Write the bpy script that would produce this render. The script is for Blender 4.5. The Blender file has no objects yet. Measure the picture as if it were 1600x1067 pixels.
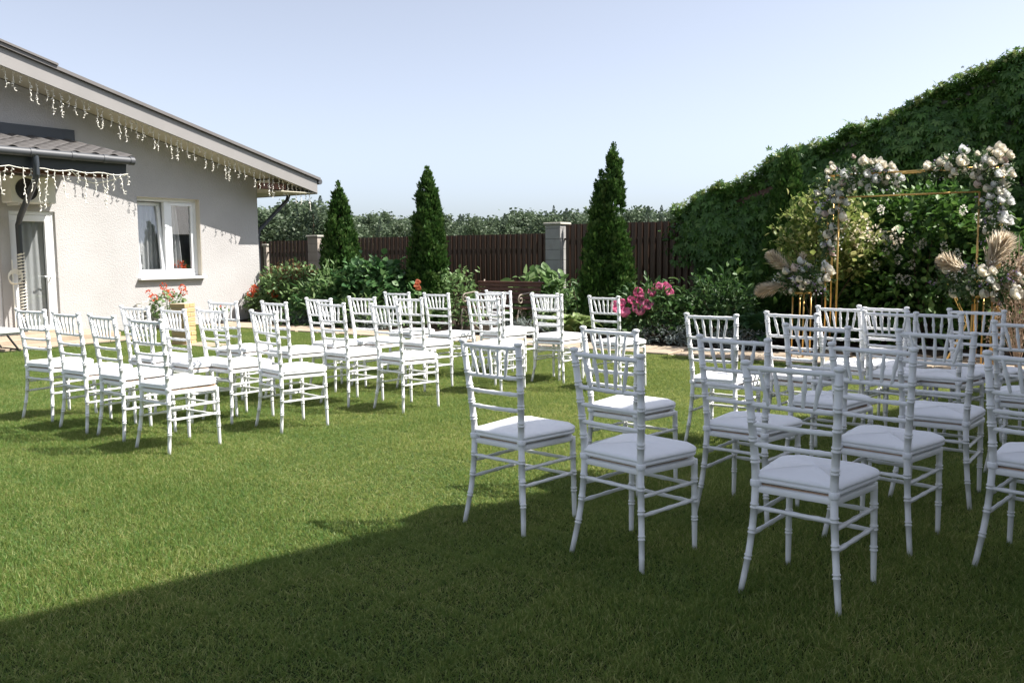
import bpy, bmesh, math, random
import numpy as np
from mathutils import Vector, Matrix
R = math.radians
random.seed(7); rng = np.random.default_rng(7)
scene = bpy.context.scene
COL = scene.collection

# ------------------------------------------------------------------ camera, sky, sun, exposure
cam = bpy.data.cameras.new('camera'); camo = bpy.data.objects.new('camera', cam); COL.objects.link(camo)
cam.sensor_width = 36; cam.lens = 1387.4 / 1600 * 36; cam.clip_start = .05; cam.clip_end = 3000
pitch = math.atan2(533.5 - 396.6, 1387.4)
camo.matrix_world = Matrix.Translation((0, 0, 1.3314)) @ Matrix.Rotation(math.pi / 2 - pitch, 4, 'X') @ Matrix.Rotation(-.0085, 4, 'Z')
scene.camera = camo
SUN_EL = R(49.5); SUN_AZ = R(90)            # azimuth clockwise from +Y: the sun stands to the right of the view
world = bpy.data.worlds.new('World'); scene.world = world; world.use_nodes = True
wn = world.node_tree.nodes; wl = world.node_tree.links
sky = wn.new('ShaderNodeTexSky'); sky.sky_type = 'NISHITA'; sky.sun_disc = False
sky.sun_elevation = SUN_EL; sky.sun_rotation = SUN_AZ; sky.air_density = .8; sky.dust_density = 1.45; sky.ozone_density = 8
pale = wn.new('ShaderNodeHueSaturation'); pale.inputs['Saturation'].default_value = .44      # a pale, milky summer sky
wl.new(sky.outputs[0], pale.inputs['Color']); wl.new(pale.outputs[0], wn['Background'].inputs[0]); wn['Background'].inputs[1].default_value = .096
sl = bpy.data.lights.new('sun', 'SUN'); sl.energy = 4.4; sl.angle = R(.53); sl.color = (1, .955, .89)
so = bpy.data.objects.new('sun', sl); COL.objects.link(so)
sv = Vector((math.sin(SUN_AZ) * math.cos(SUN_EL), math.cos(SUN_AZ) * math.cos(SUN_EL), math.sin(SUN_EL)))
so.rotation_euler = sv.to_track_quat('Z', 'Y').to_euler()
scene.view_settings.view_transform = 'Standard'; scene.view_settings.look = 'None'
scene.view_settings.exposure = 1.2; scene.view_settings.gamma = 1

# ------------------------------------------------------------------ materials
def mat(name, col, rough=.6, spec=.5, metal=0, tint=None, noise=None, bump=None, transl=0, sheen=0):
    """col base; tint=(colA,colB[,colC]) mixed by the mesh attribute 'tint'; noise=(scale, colB, amount); bump=(scale, strength)"""
    m = bpy.data.materials.new(name); m.use_nodes = True
    nt = m.node_tree; N = nt.nodes; L = nt.links; p = N['Principled BSDF']; out = N['Material Output']
    p.inputs['Roughness'].default_value = rough; p.inputs['Metallic'].default_value = metal
    p.inputs['Specular IOR Level'].default_value = spec
    if sheen: p.inputs['Sheen Weight'].default_value = sheen
    c = (*col, 1); src = None
    if tint:
        at = N.new('ShaderNodeAttribute'); at.attribute_name = 'tint'
        r = N.new('ShaderNodeValToRGB'); L.new(at.outputs['Fac'], r.inputs[0])
        el = r.color_ramp.elements
        for i, t in enumerate(tint):
            e = el[i] if i < 2 else el.new(1)
            e.position = i / (len(tint) - 1); e.color = (*t, 1)
        src = r.outputs[0]
    if noise:
        g = N.new('ShaderNodeTexCoord'); t = N.new('ShaderNodeTexNoise'); t.inputs['Scale'].default_value = noise[0]
        t.inputs['Detail'].default_value = 6; L.new(g.outputs['Object'], t.inputs['Vector'])
        rr = N.new('ShaderNodeMapRange'); rr.inputs[1].default_value = .35; rr.inputs[2].default_value = .7
        rr.inputs[4].default_value = noise[2]; L.new(t.outputs['Fac'], rr.inputs[0])
        mx = N.new('ShaderNodeMixRGB'); L.new(rr.outputs[0], mx.inputs[0])
        if src: L.new(src, mx.inputs[1])
        else: mx.inputs[1].default_value = c
        mx.inputs[2].default_value = (*noise[1], 1); src = mx.outputs[0]
    if src: L.new(src, p.inputs['Base Color'])
    else: p.inputs['Base Color'].default_value = c
    if bump:
        g2 = N.new('ShaderNodeTexCoord'); t2 = N.new('ShaderNodeTexNoise'); t2.inputs['Scale'].default_value = bump[0]; t2.inputs['Detail'].default_value = 5
        L.new(g2.outputs['Object'], t2.inputs['Vector'])
        b = N.new('ShaderNodeBump'); b.inputs['Strength'].default_value = bump[1]; b.inputs['Distance'].default_value = bump[2] if len(bump) > 2 else .01
        L.new(t2.outputs['Fac'], b.inputs['Height']); L.new(b.outputs[0], p.inputs['Normal'])
    if transl:
        tr = N.new('ShaderNodeBsdfTranslucent'); ms = N.new('ShaderNodeMixShader'); ms.inputs[0].default_value = transl
        if src: L.new(src, tr.inputs[0])
        else: tr.inputs[0].default_value = c
        L.new(p.outputs[0], ms.inputs[1]); L.new(tr.outputs[0], ms.inputs[2]); L.new(ms.outputs[0], out.inputs[0])
    return m
def glass_mat(name):
    m = bpy.data.materials.new(name); m.use_nodes = True; nt = m.node_tree; N = nt.nodes; L = nt.links
    N.remove(N['Principled BSDF'])
    f = N.new('ShaderNodeLayerWeight'); f.inputs[0].default_value = .5
    pw = N.new('ShaderNodeMath'); pw.operation = 'POWER'; pw.inputs[1].default_value = 4; L.new(f.outputs['Facing'], pw.inputs[0])
    ma = N.new('ShaderNodeMath'); ma.operation = 'MULTIPLY_ADD'; ma.inputs[1].default_value = .8; ma.inputs[2].default_value = .09; L.new(pw.outputs[0], ma.inputs[0])
    g = N.new('ShaderNodeBsdfGlossy'); g.inputs['Roughness'].default_value = .01
    t = N.new('ShaderNodeBsdfTransparent'); t.inputs[0].default_value = (.97, .98, .98, 1)
    mx = N.new('ShaderNodeMixShader'); L.new(ma.outputs[0], mx.inputs[0]); L.new(t.outputs[0], mx.inputs[1]); L.new(g.outputs[0], mx.inputs[2])
    L.new(mx.outputs[0], N['Material Output'].inputs[0]); return m
M = {}
M['white'] = mat('white_lacquer', (.87, .87, .875), .4, .5, noise=(11, (.74, .73, .71), .55), bump=(60, .08, .002))
M['cushion'] = mat('white_cushion_cloth', (.9, .9, .92), .85, .2, bump=(16, .5, .012), sheen=.2)
M['board'] = mat('plywood', (.45, .3, .2), .6)
M['stucco'] = mat('stucco', (.47, .455, .445), .9, .1, noise=(1.1, (.4, .385, .375), .8), bump=(45, .75, .012))
M['stone_trim'] = mat('cream_trim', (.62, .57, .48), .8, .2, noise=(3, (.55, .5, .42), .5))
M['pvc'] = mat('white_pvc', (.8, .81, .82), .35)
M['glass'] = glass_mat('window_glass')
M['curtain'] = mat('net_curtain', (.5, .505, .51), .9, .1, transl=.3)
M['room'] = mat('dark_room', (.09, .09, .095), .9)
M['fascia'] = mat('greybrown_fascia', (.27, .255, .245), .5, .4, noise=(2, (.23, .22, .21), .6))
M['roofsheet'] = mat('brown_roof_sheet', (.15, .14, .135), .45, .5, noise=(4, (.13, .11, .1), .6))
M['soffit'] = mat('cream_soffit', (.62, .57, .44), .7, .2)
M['darkmetal'] = mat('dark_grey_metal', (.035, .042, .05), .45)
M['greymetal'] = mat('grey_gutter', (.065, .068, .074), .5, .5)
M['tile'] = mat('brown_roof_tile', (.13, .122, .118), .8, .2, noise=(8, (.08, .074, .07), .7), bump=(60, .3, .004))
M['wire'] = mat('white_wire', (.8, .77, .68), .5)
M['brownwood'] = mat('brown_wood', (.1, .045, .028), .5, .4, noise=(6, (.06, .025, .016), .7))
M['eavewood'] = mat('red_brown_eave', (.12, .05, .03), .6)
M['fence'] = mat('brown_fence_steel', (.072, .041, .028), .38, .45, noise=(1.1, (.05, .026, .018), .7))
M['post'] = mat('grey_block_post', (.36, .35, .335), .9, .15, noise=(7, (.27, .26, .25), .7), bump=(50, .5, .008))
M['posttan'] = mat('tan_block_post', (.46, .4, .34), .9, .15, noise=(7, (.36, .31, .26), .7), bump=(50, .5, .008))
M['cap'] = mat('concrete_cap', (.5, .47, .4), .9, .1, noise=(9, (.38, .36, .31), .7))
M['iron'] = mat('cream_wrought_iron', (.26, .22, .175), .5, .4)
M['gold'] = mat('gold_metal', (.72, .46, .16), .32, .5, metal=.75)
M['brick'] = mat('yellow_brick', (.52, .38, .2), .85, .15, noise=(14, (.44, .3, .15), .8), bump=(70, .5, .005))
M['mortar'] = mat('mortar', (.45, .41, .34), .95, .1)
M['paving'] = mat('tan_paving', (.42, .34, .26), .9, .1, noise=(5, (.33, .27, .2), .8), bump=(70, .4, .004))
M['soil'] = mat('bed_soil', (.045, .035, .026), .95, .1, noise=(6, (.025, .02, .015), .8), bump=(25, .8, .03))
M['lawnsoil'] = mat('lawn_soil', (.045, .06, .02), .95, .1, noise=(2, (.03, .045, .012), .8), bump=(60, .8, .02))
M['meadow'] = mat('meadow', (.07, .095, .03), .95, .1, noise=(.2, (.1, .11, .045), .8))
M['terracotta'] = mat('terracotta', (.3, .12, .07), .8)
M['stem'] = mat('green_stem', (.06, .09, .03), .7)
M['bark'] = mat('bark', (.09, .065, .045), .9, .1, bump=(30, .6, .01))
M['black'] = mat('black_metal', (.02, .02, .02), .5)
M['darkpot'] = mat('dark_pot', (.06, .06, .065), .6)
M['acwhite'] = mat('ac_white', (.72, .71, .66), .5)
def leafmat(name, *cols, tr=.35, rough=.5, spec=.35): return mat(name, cols[0], rough, spec, tint=cols, transl=tr)
M['thuja'] = leafmat('thuja_leaf', (.02, .055, .012), (.05, .115, .022), (.11, .17, .045), tr=.25, rough=.6, spec=.2)
M['ivy'] = leafmat('ivy_leaf', (.035, .1, .018), (.085, .185, .033), (.17, .27, .065), tr=.25, rough=.42, spec=.4)
M['ivylight'] = leafmat('ivy_young_leaf', (.1, .18, .04), (.18, .25, .07), (.25, .27, .1), tr=.4)
M['shrub'] = leafmat('shrub_leaf', (.09, .17, .055), (.17, .27, .095), (.28, .37, .17), tr=.35)
M['shrubdark'] = leafmat('bigleaf', (.035, .1, .03), (.08, .18, .055), (.19, .29, .12), tr=.3)
M['redtip'] = leafmat('red_tips', (.14, .1, .04), (.2, .1, .05), tr=.4)
M['viburnum'] = leafmat('viburnum_leaf', (.04, .11, .02), (.1, .2, .04), (.22, .31, .09), tr=.3)
M['goldleaf'] = leafmat('golden_leaf', (.09, .17, .035), (.27, .32, .09), (.62, .56, .28), tr=.4)
M['hosta'] = leafmat('hosta_leaf', (.16, .26, .07), (.32, .38, .16), tr=.35)
M['hostadark'] = leafmat('dark_hosta_leaf', (.03, .085, .03), (.06, .13, .05), tr=.3)
M['peonyleaf'] = leafmat('peony_leaf', (.035, .09, .025), (.07, .14, .04), (.15, .22, .08), tr=.3)
M['silver'] = leafmat('silver_leaf', (.2, .24, .22), (.34, .38, .36), tr=.25, rough=.8)
M['eucal'] = leafmat('garland_leaf', (.035, .08, .025), (.08, .14, .05), (.16, .22, .1), tr=.3)
M['grass'] = None
M['rose'] = leafmat('ivory_rose', (.86, .81, .7), (.9, .88, .82), tr=.5, rough=.7, spec=.2)
M['rosewhite'] = leafmat('white_rose', (.84, .84, .82), (.88, .88, .86), tr=.5, rough=.7, spec=.2)
M['roseblush'] = leafmat('blush_rose', (.72, .6, .56), (.82, .72, .66), tr=.5, rough=.7, spec=.2)
M['lilac'] = leafmat('lilac_flower', (.3, .2, .42), (.5, .4, .58), tr=.25)
M['peony'] = leafmat('pink_peony', (.85, .22, .44), (.95, .58, .72), tr=.3, rough=.7, spec=.2)
M['geranium'] = leafmat('red_geranium', (.62, .07, .02), (.75, .16, .06), tr=.25)
M['iris'] = leafmat('orange_iris', (.6, .2, .1), (.75, .4, .28), tr=.3)
M['pampas'] = leafmat('pampas', (.8, .69, .53), (.88, .8, .67), tr=.6, rough=.9, spec=.1)
M['dried'] = leafmat('dried_pink', (.45, .33, .24), (.62, .5, .4), tr=.3, rough=.9)
M['wood_far'] = leafmat('far_broadleaf', (.07, .105, .055), (.105, .145, .08), (.145, .185, .11), tr=.3)  # leaf greens greyed to stand in for distance haze
M['spruce_far'] = leafmat('far_spruce', (.05, .08, .055), (.09, .125, .085), tr=.2)  # needle greens greyed too, haze put into the colour
def grass_mat():
    m = mat('grass_blade', (.1, .14, .03), .55, .3, transl=.42, tint=((.035, .11, .018), (.105, .195, .045), (.34, .35, .17)))
    N = m.node_tree.nodes; L = m.node_tree.links
    ramp = [n for n in N if n.type == 'VALTORGB'][0]
    g = N.new('ShaderNodeNewGeometry'); t = N.new('ShaderNodeTexNoise'); t.inputs['Scale'].default_value = 1.1; t.inputs['Detail'].default_value = 4
    L.new(g.outputs['Position'], t.inputs['Vector'])
    mr = N.new('ShaderNodeMapRange'); mr.inputs[1].default_value = .35; mr.inputs[2].default_value = .68; L.new(t.outputs['Fac'], mr.inputs[0])
    mx = N.new('ShaderNodeMixRGB'); mx.blend_type = 'MULTIPLY'; mx.inputs[0].default_value = 1
    r2 = N.new('ShaderNodeValToRGB'); r2.color_ramp.elements[0].color = (.66, .85, .62, 1); r2.color_ramp.elements[1].color = (1.3, 1.16, 1.1, 1); L.new(mr.outputs[0], r2.inputs[0])
    L.new(ramp.outputs[0], mx.inputs[1]); L.new(r2.outputs[0], mx.inputs[2])
    for n in N:
        if n.type == 'BSDF_PRINCIPLED': L.new(mx.outputs[0], n.inputs['Base Color'])
        if n.type == 'BSDF_TRANSLUCENT':          # light coming through a blade is yellower
            gm_ = N.new('ShaderNodeMixRGB'); gm_.blend_type = 'ADD'; gm_.inputs[0].default_value = 1; gm_.inputs[2].default_value = (.31, .275, .085, 1); L.new(mx.outputs[0], gm_.inputs[1]); L.new(gm_.outputs[0], n.inputs[0])
    return m
M['grass'] = grass_mat()

# ------------------------------------------------------------------ object helpers
def tag(o, label=None, cat=None, group=None, kind=None):
    if label: o['label'] = label
    if cat: o['category'] = cat
    if group: o['group'] = group
    if kind: o['kind'] = kind
    return o
def empty(name, loc=(0, 0, 0), rz=0, label=None, cat=None, group=None):
    o = bpy.data.objects.new(name, None); COL.objects.link(o); o.location = loc; o.rotation_euler = (0, 0, rz); o.empty_display_size = .1
    return tag(o, label, cat, group)
def link(name, me, parent=None, loc=None, rot=None, scale=None):
    o = bpy.data.objects.new(name, me); COL.objects.link(o)
    if parent: o.parent = parent
    if loc is not None: o.location = loc
    if rot is not None: o.rotation_euler = rot
    if scale is not None: o.scale = (scale,) * 3 if not hasattr(scale, '__len__') else scale
    return o
def copy_tree(o, parent=None):
    c = o.copy(); COL.objects.link(c)
    if parent: c.parent = parent
    for ch in list(o.children): copy_tree(ch, c)
    return c
class MB:
    def __init__(s): s.v = []; s.f = []; s.t = []
    def add(s, vs, fs, t=.5):
        b = len(s.v); s.v += [tuple(v) for v in vs]; s.f += [tuple(b + i for i in f) for f in fs]; s.t += [t] * len(vs)
    def box(s, x0, y0, z0, x1, y1, z1, mtx=None, bev=0):
        if bev:
            e = bev; vs = []
            for z, k in ((z0, e), (z0 + e, 0), (z1 - e, 0), (z1, e)):
                vs += [(x0 + k, y0 + k, z), (x1 - k, y0 + k, z), (x1 - k, y1 - k, z), (x0 + k, y1 - k, z)]
            fs = [(3, 2, 1, 0), (12, 13, 14, 15)]
            for r in range(3):
                for i in range(4): j = (i + 1) % 4; fs.append((4 * r + i, 4 * r + j, 4 * r + 4 + j, 4 * r + 4 + i))
        else:
            vs = [(x0, y0, z0), (x1, y0, z0), (x1, y1, z0), (x0, y1, z0), (x0, y0, z1), (x1, y0, z1), (x1, y1, z1), (x0, y1, z1)]
            fs = [(3, 2, 1, 0), (4, 5, 6, 7), (0, 1, 5, 4), (1, 2, 6, 5), (2, 3, 7, 6), (3, 0, 4, 7)]
        if mtx is not None: vs = [mtx @ Vector(v) for v in vs]
        s.add(vs, fs)
    def tube(s, path, rad, n=8, cap=True, t=.5):
        P = [Vector(p) for p in path]; m = len(P)
        if not hasattr(rad, '__len__'): rad = [rad] * m
        vs = []; fs = []; up = None
        for i, p in enumerate(P):
            d = (P[min(i + 1, m - 1)] - P[max(i - 1, 0)])
            if d.length < 1e-9: d = Vector((0, 0, 1))
            d.normalize()
            if up is None:
                up = Vector((0, 1, 0)) if abs(d.z) > .8 else Vector((0, 0, 1))
            x = up.cross(d); x.normalize(); y = d.cross(x); up = y.copy() if abs(d.dot(y)) < .9 else up
            for k in range(n):
                a = 2 * math.pi * k / n; vs.append(p + (x * math.cos(a) + y * math.sin(a)) * rad[i])
        for i in range(m - 1):
            for k in range(n):
                k2 = (k + 1) % n; fs.append((i * n + k, i * n + k2, (i + 1) * n + k2, (i + 1) * n + k))
        if cap: fs.append(tuple(range(n - 1, -1, -1))); fs.append(tuple((m - 1) * n + k for k in range(n)))
        s.add(vs, fs, t)
    def prism(s, poly, d0, d1, f):
        """polygon (list of 2-D) extruded between d0 and d1, f(p2, d) -> 3-D"""
        n = len(poly); vs = [f(p, d0) for p in poly] + [f(p, d1) for p in poly]
        fs = [tuple(range(n)), tuple(range(2 * n - 1, n - 1, -1))] + [(i, n + i, n + (i + 1) % n, (i + 1) % n) for i in range(n)]
        s.add(vs, fs)
    def mesh(s, name, m, smooth=False):
        me = bpy.data.meshes.new(name); me.from_pydata(s.v, [], s.f)
        a = me.attributes.new('tint', 'FLOAT', 'POINT'); a.data.foreach_set('value', s.t)
        me.materials.append(m)
        bm = bmesh.new(); bm.from_mesh(me); bmesh.ops.recalc_face_normals(bm, faces=bm.faces); bm.to_mesh(me); bm.free()
        if smooth: me.polygons.foreach_set('use_smooth', [True] * len(me.polygons))
        return me
    def build(s, name, m, parent=None, smooth=False, **k): return link(name, s.mesh(name, m, smooth), parent, **k)
def soft(o, ang=40):
    me = o.data; me.polygons.foreach_set('use_smooth', [True] * len(me.polygons))
    bm = bmesh.new(); bm.from_mesh(me)
    for e in bm.edges:
        if len(e.link_faces) == 2 and e.calc_face_angle(0) > R(ang): e.smooth = False
    bm.to_mesh(me); bm.free(); return o

# leaf clouds: thousands of small leaf meshes in one object
def T_leaf(w=.5, fold=.12, n=3):      # oval leaf along +Y, folded on its midrib
    vs = []; prof = [(0, .0), (.3, 1), (.65, .8), (1, 0)]
    vs = [(0, 0, 0), (w * .5, .35, fold), (w * .38, .68, fold * .6), (0, 1, -.06), (-w * .38, .68, fold * .6), (-w * .5, .35, fold), (0, .4, 0)]
    fs = [(0, 1, 6), (1, 2, 6), (2, 3, 6), (3, 4, 6), (4, 5, 6), (5, 0, 6)]
    return np.array(vs, float), fs
def T_simple(w=.5):
    return np.array([(0, 0, 0), (w * .5, .45, .06), (0, 1, -.03), (-w * .5, .45, .06)], float), [(0, 1, 2), (0, 2, 3)]
def T_spray():
    pts = [(0, 0), (.1, .22), (.22, .34), (.14, .4), (.3, .6), (.15, .6), (.2, .82), (.06, .74), (0, 1)]
    full = pts + [(-x, y * .97 + .02) for x, y in pts[-2:0:-1]]
    vs = [(x, y, .1 * (x * x) - .05 * y * y) for x, y in full] + [(0, .45, .04)]
    c = len(full); fs = [(i, (i + 1) % c, c) for i in range(c)]
    return np.array(vs, float), fs
def T_creeper():                     # five-finger creeper leaf, hanging along +Y
    vs = []; fs = []
    for a, l in ((0, 1), (38, .86), (-38, .86), (80, .6), (-80, .6)):
        b = len(vs); ca, sa = math.cos(R(a)), math.sin(R(a))
        for (x, y, z) in ((0, .02, 0), (.17 * l, .55 * l, .05), (0, l, -.1), (-.17 * l, .55 * l, .05), (0, .55 * l, 0)):
            vs.append((x * ca + y * sa, y * ca - x * sa, z - .05 * abs(a) / 80))
        fs += [(b, b + 1, b + 4), (b + 1, b + 2, b + 4), (b + 2, b + 3, b + 4), (b + 3, b, b + 4)]
    return np.array(vs, float), fs
def unit(a): return a / (np.linalg.norm(a, axis=-1, keepdims=True) + 1e-9)
def cloud_mesh(name, m, T, pos, axis, nrm, size, tint=None):
    """leaf i: template T with +Y along axis[i], +Z near nrm[i]"""
    V, F = T; n = len(pos); k = len(V); pos = np.asarray(pos, float)
    y = unit(np.asarray(axis, float)); z = np.asarray(nrm, float); z = unit(z - (z * y).sum(1, keepdims=True) * y); x = np.cross(y, z)
    size = np.broadcast_to(np.asarray(size, float), (n,))
    W = pos[:, None] + size[:, None, None] * (V[None, :, 0:1] * x[:, None] + V[None, :, 1:2] * y[:, None] + V[None, :, 2:3] * z[:, None])
    if tint is None: tint = rng.random(n)
    fv = [f for f in F]; fl = np.array([len(f) for f in fv]); flat = np.concatenate([np.array(f) for f in fv])
    loops = (flat[None] + (np.arange(n) * k)[:, None]).ravel(); tot = np.tile(fl, n)
    me = bpy.data.meshes.new(name); me.vertices.add(n * k); me.vertices.foreach_set('co', W.ravel())
    me.loops.add(len(loops)); me.loops.foreach_set('vertex_index', loops.astype(np.int32))
    me.polygons.add(len(tot)); st = np.concatenate([[0], np.cumsum(tot)[:-1]])
    me.polygons.foreach_set('loop_start', st.astype(np.int32)); me.polygons.foreach_set('loop_total', tot.astype(np.int32))
    me.update(calc_edges=True)
    a = me.attributes.new('tint', 'FLOAT', 'POINT'); a.data.foreach_set('value', np.repeat(np.clip(tint, 0, 1), k).astype(np.float32))
    me.materials.append(m); me.validate(); return me
def cloud(name, m, T, pos, axis, nrm, size, tint=None, parent=None, stuff=False):
    o = link(name, cloud_mesh(name, m, T, pos, axis, nrm, size, tint), parent)
    if stuff: o['kind'] = 'stuff'
    return o
def rdir(n): return unit(rng.normal(size=(n, 3)))

# ------------------------------------------------------------------ frames of the garden
BX, BY = .5706, .8212                 # direction away from the lawn towards the fence (b); a = (BY,-BX) runs right along the path
P0 = (1.88, 11.5)                     # on the lawn-side edge of the path
def bed(s, t, z=0): return Vector((P0[0] + s * BY + t * BX, P0[1] - s * BX + t * BY, z))
C0 = (-5.2, 18.4)                     # house corner
def hp(u, o, z=0): return Vector((C0[0] - BX * u + BY * o, C0[1] - BY * u - BX * o, z))
HM = Matrix(((BY, -BX, 0, C0[0]), (-BX, -BY, 0, C0[1]), (0, 0, 1, 0), (0, 0, 0, 1)))   # local (o, u, z) -> world, left handed
def hbox(mb, u0, u1, o0, o1, z0, z1, bev=0): mb.box(o0, u0, z0, o1, u1, z1, HM, bev)
BM = Matrix(((BY, BX, 0, P0[0]), (-BX, BY, 0, P0[1]), (0, 0, 1, 0), (0, 0, 0, 1)))     # local (s, t, z) -> world
BROT = math.atan2(-BX, BY)

# ------------------------------------------------------------------ ground
mb = MB(); mb.add([(-1500, -300, -.03), (1500, -300, -.03), (1500, 2500, -.03), (-1500, 2500, -.03)], [(0, 1, 2, 3)])
tag(mb.build('ground', M['meadow']), kind='structure')
mb = MB(); mb.add([bed(-14, 0), bed(-14, -24), bed(16, -24), bed(16, 0)], [(0, 1, 2, 3)])
tag(mb.build('lawn', M['lawnsoil']), kind='structure')
# flower bed soil, gently mounded
mb = MB(); NS, NT = 60, 10
for i in range(NS + 1):
    for j in range(NT + 1):
        s = -13 + 24 * i / NS; t = .86 + 3.3 * j / NT
        mb.v.append(bed(s, t, .02 + .07 * math.sin(math.pi * j / NT) ** .6 + random.uniform(-.012, .012))); mb.t.append(.5)
for i in range(NS):
    for j in range(NT):
        a = i * (NT + 1) + j; mb.f.append((a, a + NT + 1, a + NT + 2, a + 1))
tag(mb.build('flower_bed', M['soil'], smooth=True), kind='structure')
path = tag(empty('path', bed(0, 0)), kind='structure'); path.matrix_world = BM
mb = MB(); mb.box(-13.5, 0, -.02, 12, .85, .006); mb.build('path_bed', M['mortar'], path)
s = -13.4; slabs = {}
while s < 11.6:
    for r in (0, 1):
        k = random.choice((0, 1, 2))
        if k not in slabs:
            q = MB(); w = (.44, .5, .47)[k]; q.box(.004, .004, 0, w - .006, .415, .026, bev=.006); slabs[k] = q.mesh('paving_slab', M['paving'])
        link('paving_slab', slabs[k], path, (s, .005 + r * .424, .007 + random.uniform(0, .004)), (0, 0, random.uniform(-.006, .006)))
    s += .505
# terrace along the house
ter = tag(empty('terrace'), kind='structure')
mb = MB(); hbox(mb, 3.75, 11, .02, 1.0, -.02, .1, .008); mb.build('terrace_step', M['paving'], ter)
for i in range(13):
    q = MB(); hbox(q, 3.72 + i * .56, 4.27 + i * .56, 1.01, 1.56, -.01, .022 + random.uniform(0, .005), .005); q.build('paving_slab', M['paving'], ter)

# grass: instanced tufts of modelled blades
def grass_patch(name, n, size, seed):
    g = np.random.default_rng(seed)
    base = np.zeros((n, 3)); base[:, :2] = g.uniform(-size / 2, size / 2, (n, 2))
    lean = np.zeros((n, 3)); lean[:, :2] = g.normal(0, .5, (n, 2)); lean[:, 2] = 1
    h = np.clip(g.normal(.026, .008, n), .01, .055); w = g.uniform(.0009, .0018, n)
    d = unit(lean); side = unit(np.cross(d, np.concatenate([g.normal(size=(n, 2)), np.zeros((n, 1))], 1)))
    big = g.random(n) > .985; h = np.where(big, h * 1.5, h); clov = g.random(n) > .985; w = np.where(clov, .0045, w); h = np.where(clov, .016, h)
    bend = np.zeros((n, 3)); bend[:, :2] = lean[:, :2]
    p0 = base; p1 = base + d * h[:, None] * .55; p2 = base + d * h[:, None] + bend * h[:, None] * .2 - np.array([0, 0, 1]) * h[:, None] * .1
    W = np.stack([p0 - side * w[:, None], p0 + side * w[:, None], p1 - side * w[:, None] * .85, p1 + side * w[:, None] * .85, p2], 1)
    me = bpy.data.meshes.new(name); me.vertices.add(n * 5); me.vertices.foreach_set('co', W.ravel())
    loops = (np.array([0, 1, 3, 2, 2, 3, 4])[None] + (np.arange(n) * 5)[:, None]).ravel()
    tot = np.tile([4, 3], n); st = np.concatenate([[0], np.cumsum(tot)[:-1]])
    me.loops.add(len(loops)); me.loops.foreach_set('vertex_index', loops.astype(np.int32))
    me.polygons.add(2 * n); me.polygons.foreach_set('loop_start', st.astype(np.int32)); me.polygons.foreach_set('loop_total', tot.astype(np.int32))
    me.update(calc_edges=True)
    t = np.clip(g.normal(.42, .3, n) + (g.random(n) > .93) * .5, 0, 1)
    a = me.attributes.new('tint', 'FLOAT', 'POINT'); a.data.foreach_set('value', np.repeat(t, 5).astype(np.float32))
    me.materials.append(M['grass']); return bpy.data.objects.new(name, me)
PS = .5
tufts = [grass_patch('grass_tuft', 7800, PS * 1.12, 10 + i) for i in range(4)]
pts = []; var = []; rot = []; scl = []
yy = 1.2
for iy in range(-2, 48):
    for ix in range(-36, 50):
        # grid in the bed frame so the lawn edge along the path is straight
        s = -12 + (ix + 36) * PS; t = -PS * .56 - iy * PS
        p = bed(s, t)
        if p.y < .6 or abs(p.x) > p.y * .66 + 1.2: continue
        rel = Vector((p.x - C0[0], p.y - C0[1])); u = -(rel.x * BX + rel.y * BY); o = rel.x * BY - rel.y * BX
        if u > -.2 and (o < .25 if u < 3.5 else o < 1.8): continue
        if t > -.2: continue
        pts.append((p.x, p.y, 0)); var.append(random.randrange(4)); rot.append(random.randrange(4) * math.pi / 2 + BROT); scl.append(random.uniform(.8, 1.15) * (1 + .22 * math.sin(p.x * 1.7 + 1.3 * math.sin(p.y * 1.1))))
gm = bpy.data.meshes.new('grass'); gm.from_pydata(pts, [], [])
for nm, ty, val in (('v', 'INT', var), ('r', 'FLOAT', rot), ('h', 'FLOAT', scl)):
    a = gm.attributes.new(nm, ty, 'POINT'); a.data.foreach_set('value', val)
grass = tag(link('grass', gm), 'short mown green grass of the garden lawn', 'grass', kind='stuff')
ng = bpy.data.node_groups.new('grass_scatter', 'GeometryNodeTree')
ng.interface.new_socket('Geometry', in_out='INPUT', socket_type='NodeSocketGeometry'); ng.interface.new_socket('Geometry', in_out='OUTPUT', socket_type='NodeSocketGeometry')
gi = ng.nodes.new('NodeGroupInput'); go = ng.nodes.new('NodeGroupOutput'); jn = ng.nodes.new('GeometryNodeJoinGeometry')
def named(nm, ty):
    n = ng.nodes.new('GeometryNodeInputNamedAttribute'); n.data_type = ty; n.inputs[0].default_value = nm; return n.outputs[0]
av = named('v', 'INT'); ar = named('r', 'FLOAT'); ah = named('h', 'FLOAT')
cx = ng.nodes.new('ShaderNodeCombineXYZ'); ng.links.new(ar, cx.inputs[2])
cs = ng.nodes.new('ShaderNodeCombineXYZ'); cs.inputs[0].default_value = 1; cs.inputs[1].default_value = 1; ng.links.new(ah, cs.inputs[2])
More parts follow.
